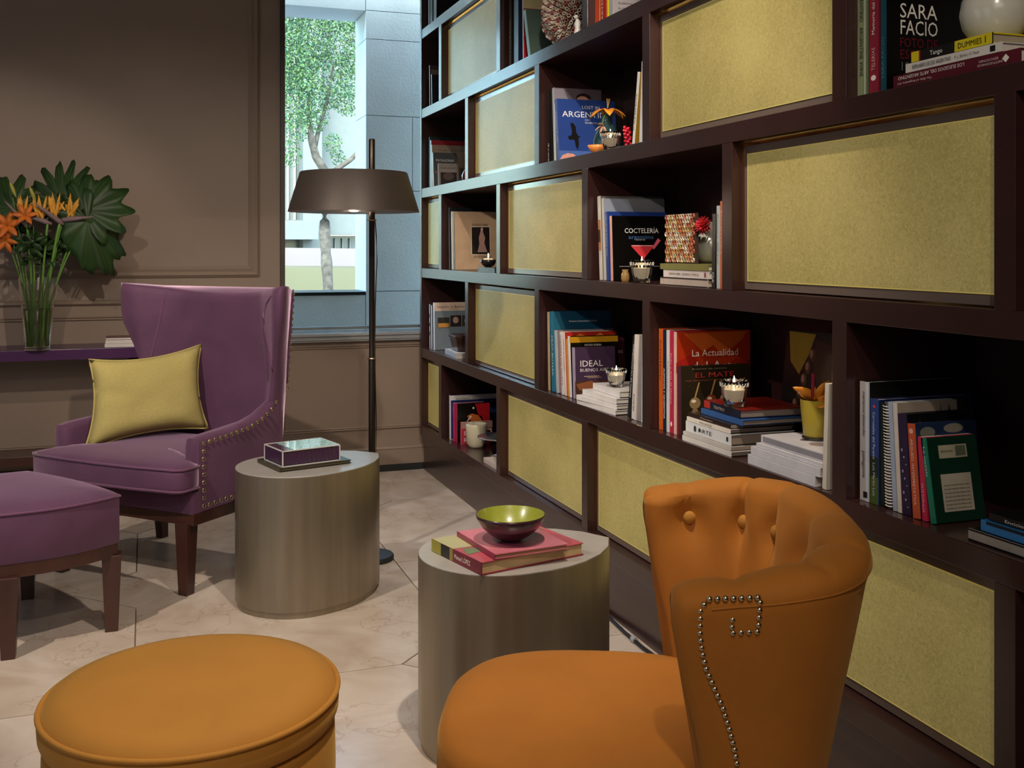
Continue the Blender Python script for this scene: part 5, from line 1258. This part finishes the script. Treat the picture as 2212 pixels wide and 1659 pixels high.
# yellow pot with lily on stack E
p = Vector((1.585, 2.198, z_stE + .0008))
t = thing('flower_pot', 'tall mustard yellow pot on the white books holding an orange lily', 'vase', tuple(p))
MB().lathe([(0, .006), (.031, .006), (.033, .010), (.039, .070), (.041, .098), (.038, .098), (.034, .02), (0, .012)], 36).build('pot', mat('mustard_glaze', (.42, .32, .03), rough=.4, coat=.2), t, smooth=True)
MB().lathe([(0, 0), (.036, 0), (.037, .004), (.032, .0075), (0, .0075)], 32).build('foot', mat('dark_bowl_glaze', (.02, .016, .015)), t, smooth=True)
q = p + Vector((0, 0, .105))
t = thing('lily', 'large orange lily with long petals in the mustard pot', 'flower', tuple(q))
m = MB()
for d, L, w_ in (((-.9, -.1, .75), .085, .011), ((-.8, .25, .7), .08, .010), ((-.55, .1, .4), .06, .012), ((.1, -.5, .9), .085, .018), ((.45, -.5, .8), .08, .018), ((-.35, -.9, .15), .075, .017), ((.5, -.8, .25), .07, .017), ((.3, .6, .6), .07, .015)):
    petal(m, (0, 0, -.01), d, Vector(d).cross(Vector((0, 1, .3))), L, w_, 0, n=8, droop=(0, 0, -.22))
solid(m.build('petals', M_lo, t, smooth='all'), .001)
MB().tube([(0, 0, -.06), (0, 0, 0)], .003, 6).build('stem', M_stem, t)
MB().tube([(-.02, -.01, .0), (-.022, -.016, .06)], .004, 6).build('stamen', mat('crimson_petal', (.28, .01, .04)), t)
# low cubby: mug, silver dish, bottle
t = thing('mug', 'cream ceramic mug in the low left cubby', 'mug', (1.565, 4.955, ZS[5] + .0008))
MB().lathe([(0, .0), (.036, 0), (.040, .008), (.050, .020), (.053, .105), (.051, .118), (.047, .118), (.048, .10), (.044, .02), (0, .014)], 36).build('body', mat('cream_mug', (.62, .57, .42), rough=.35), t, smooth='all')
MB().tube([(.05, 0, .09), (.075, 0, .085), (.083, 0, .06), (.075, 0, .035), (.050, 0, .03)], .006, 8).build('handle', MC['cream_mug'], t, smooth='all')
t = thing('cake_stand', 'footed glass dish with broad plate beside the cream mug', 'dish', (1.600, 4.700, ZS[5] + .0008))
MB().lathe([(0, 0), (.040, 0), (.042, .004), (.012, .010), (.009, .03), (.016, .045), (.009, .06), (.012, .075), (.06, .080), (.105, .090), (.108, .096), (.104, .096), (.06, .086), (0, .083)], 44).build('stand', mat('silver_glass', (.55, .52, .50), rough=.06, metal=.75), t, smooth='all')
t = thing('green_bottle', 'small green glass bottle standing on the footed dish', 'bottle', (1.600, 4.655, ZS[5] + .0875))
MB().lathe([(0, 0), (.016, 0), (.019, .01), (.019, .045), (.009, .062), (.009, .08), (0, .08)], 20).build('bottle', mat('green_glass', (.35, .42, .08), rough=.1, coat=.5), t, smooth='all')

# ------------------------------------------------------------------ things on the drum tables
# large art book + pink book + bowl on the near table
tb = book((.703, 2.562, .4806 + .030 + .0006), (-PI / 2, 0, 0), .30, .24, .030, '701c30', 'b4505c', 'large pink and red art book on the drum table, under the pink booklet', 'books on the near drum table', page='b89c74', bc_='8c2434')
# rotate so that the spine faces the camera's left front
spv = Vector((.759 - .700, 2.335 - 2.574)).normalized()
tb.rotation_euler = (-PI / 2, 0, math.atan2(spv.y, spv.x) + PI / 2)
tb.location = (.748, 2.330, .4806 + .0306)
flat(tb, 'c', [(.0, .55), (.35, .50), (.45, .75), (.25, .99), (0, .99)], hexc('a8a47c'), .30, .24, .03)
flat(tb, 'c', [(.02, .30), (.30, .34), (.34, .46), (.06, .50)], hexc('6c7c5c'), .30, .24, .03)
flat(tb, 'c', [(.55, .80), (.95, .60), (.98, .95), (.6, .97)], hexc('6c6454'), .30, .24, .03)
for a_, b_, c_ in ((.62, .84, 'e8e0d8'), (.70, .80, 'c8a890'), (.78, .76, 'f0ece4'), (.86, .70, 'd8ccc0')): flat(tb, 'c', circ(a_, b_, .025, .06, 10), hexc(c_), .30, .24, .03, lift=.0010)
flat(tb, 's', rct(.0, 1, .80, 1.0), hexc('8c8434'), .30, .24, .03, name='spine_panel')
flat(tb, 's', rct(.0, 1, .62, .80), hexc('20201c'), .30, .24, .03, name='spine_panel')
flat(tb, 's', rct(.0, 1, .55, .62), hexc('8c7440'), .30, .24, .03, name='spine_panel')
lettering(tb, 'Manuel LÓPEZ', .016, hexc('e4dccc'), (-.0012, .020, .52 * .24), (0, 0, -1), (0, -1, 0), fit=.075, name='spine_lettering')
lettering(tb, 'ALTO FUERTE', .018, hexc('f0e8e4'), (.05, -.0012, .012), (1, 0, 0), (0, 0, 1), fit=.15, name='title_lettering')
pk = book((0, 0, 0), (0, 0, 0), .20, .225, .012, '8c3850', 'c87080', 'pink booklet with a plum circle under the green bowl', 'books on the near drum table', page='a07c5c')
spv2 = Vector((.779 - .752, 2.301 - 2.528)).normalized()
pk.rotation_euler = (-PI / 2, 0, math.atan2(spv2.y, spv2.x) + PI / 2); pk.location = (.783, 2.338, .5112 + .0012 + .0126)
flat(pk, 'c', circ(.50, .45, .38, .38, 40), hexc('8c4458'), .20, .225, .012)
bw = thing('bowl', 'lime green bowl with dark purple outside on the pink booklet', 'bowl', (.858, 2.436, .5256))
prof = [(0, 0), (.022, 0), (.026, .003), (.050, .016), (.072, .036), (.085, .058), (.0865, .066)]
MB().lathe(prof + [(.0845, .066)] + [(r - .0028, z + .0028) for r, z in prof[::-1][1:-2]] + [(0, .0045)], 64).build('outer_glaze', mat('aubergine_glaze', (.035, .012, .018), rough=.25, coat=.4), bw, smooth='all')
inn = MB(); inn.lathe([(.0843, .0662)] + [(r - .0034, z + .0034) for r, z in prof[::-1][1:-2]] + [(.0001, .0052)], 64); inn.f = [f for f in inn.f if len(f) == 4]; inn.m = inn.m[:len(inn.f)]
inn.build('inner_glaze', mat('lime_glaze', (.24, .26, .03), rough=.3, coat=.4, var=.1, scale=18), bw, smooth='all')
# glass box on its dark book on the far table
gbk = book((.400, 3.640, .4806), (0, 0, 0), .27, .205, .012, '3c3424', '1c1c1a', 'thin dark book with gilt edge under the glass box', page='5c5038')
d1 = Vector((.699 - .443, 3.688 - 3.617)).normalized(); ang = math.atan2(d1.y, d1.x)
gbk.rotation_euler = (-PI / 2, 0, ang); gbk.location = (.440, 3.632, .4806 + .0130)
gx = thing('glass_box', 'glass trinket box with white metal edges, purple ribbed sides and a turquoise patterned lid', 'box', (.452, 3.646, .4948), (0, 0, ang))
w_, d_, h_ = .215, .165, .054
e = .0018; m = MB()
for x in (0, w_):
    for y in (0, d_): m.box(x - e, x + e, y - e, y + e, 0, h_)
for z in (0.001, h_):
    for y in (0, d_): m.box(-e, w_ + e, y - e, y + e, z - e, z + e)
    for x in (0, w_): m.box(x - e, x + e, -e, d_ + e, z - e, z + e)
m.build('metal_edges', mat('white_metal', (.75, .72, .70), rough=.3, metal=.3), gx)
MB().box(0, w_, 0, d_, 0.001, .004).build('floor_plate', mat('dark_mirror', (.03, .02, .03), rough=.1), gx)
pr_ = mat('purple_ribbed_glass', (.045, .018, .05), rough=.18, coat=.6)
def ribs(p0, p1, nm='ribbed_side'):
    p0 = Vector(p0); p1 = Vector(p1); L = (p1 - p0).length; n = max(2, int(L / .0165)); t_ = (p1 - p0).normalized(); nn = Vector((t_.y, -t_.x, 0)); pts = []
    for i in range(n * 6 + 1):
        s_ = i / (n * 6); pts.append(p0.lerp(p1, s_) + nn * (.0028 * abs(math.sin(PI * s_ * n)) - .003))
    MB().loft([[(q.x, q.y, z) for q in pts] + [(q.x - nn.x * .002, q.y - nn.y * .002, z) for q in pts[::-1]] for z in (.005, h_ - .004)]).build(nm, pr_, gx, smooth=True)
ribs((0, 0, 0), (w_, 0, 0)); ribs((w_, 0, 0), (w_, d_, 0)); ribs((w_, d_, 0), (0, d_, 0)); ribs((0, d_, 0), (0, 0, 0))
def turq():
    m_ = bpy.data.materials.new('turquoise_marbled'); m_.use_nodes = True; t_ = m_.node_tree; b_ = t_.nodes['Principled BSDF']; b_.inputs['Roughness'].default_value = .15; b_.inputs['Coat Weight'].default_value = .5
    tc_ = t_.nodes.new('ShaderNodeTexCoord'); n_ = t_.nodes.new('ShaderNodeTexNoise'); n_.inputs['Scale'].default_value = 55; n_.inputs['Distortion'].default_value = 3; n_.inputs['Detail'].default_value = 3
    r_ = t_.nodes.new('ShaderNodeValToRGB'); e_ = r_.color_ramp.elements; e_[0].position = .35; e_[0].color = (.03, .18, .16, 1); e_[1].position = .62; e_[1].color = (.62, .70, .68, 1)
    n3 = e_.new(.5); n3.color = (.22, .48, .45, 1)
    t_.links.new(tc_.outputs['Object'], n_.inputs['Vector']); t_.links.new(n_.outputs['Fac'], r_.inputs[0]); t_.links.new(r_.outputs[0], b_.inputs['Base Color']); return m_
MB().box(.042, w_ - .002, .002, d_ - .002, h_ - .0015, h_ + .0012).build('marbled_lid', turq(), gx)
MB().box(.002, .040, .002, d_ - .002, h_ - .0015, h_ + .0004).build('clear_lid', pr_, gx)
# books on the console
for i, (tt, cch, lb) in enumerate(((.017, 'd0ccc8', 'white paged book at the bottom of the console stack'), (.017, 'c8c0bc', 'white paged book in the middle of the console stack'), (.010, '4c1418', 'thin maroon book on top of the console stack'))):
    book((-.175 - .004 * (i == 0), 5.462 + .002 * i, .7636 + sum((.017, .017, .010)[:i + 1]) + .0008 * (i + 1)), (-PI / 2, 0, 0), .215, .15, tt, cch if i < 2 else '3c1014', cch, lb, 'books on the purple console', soft=True, page='c8c0bc')
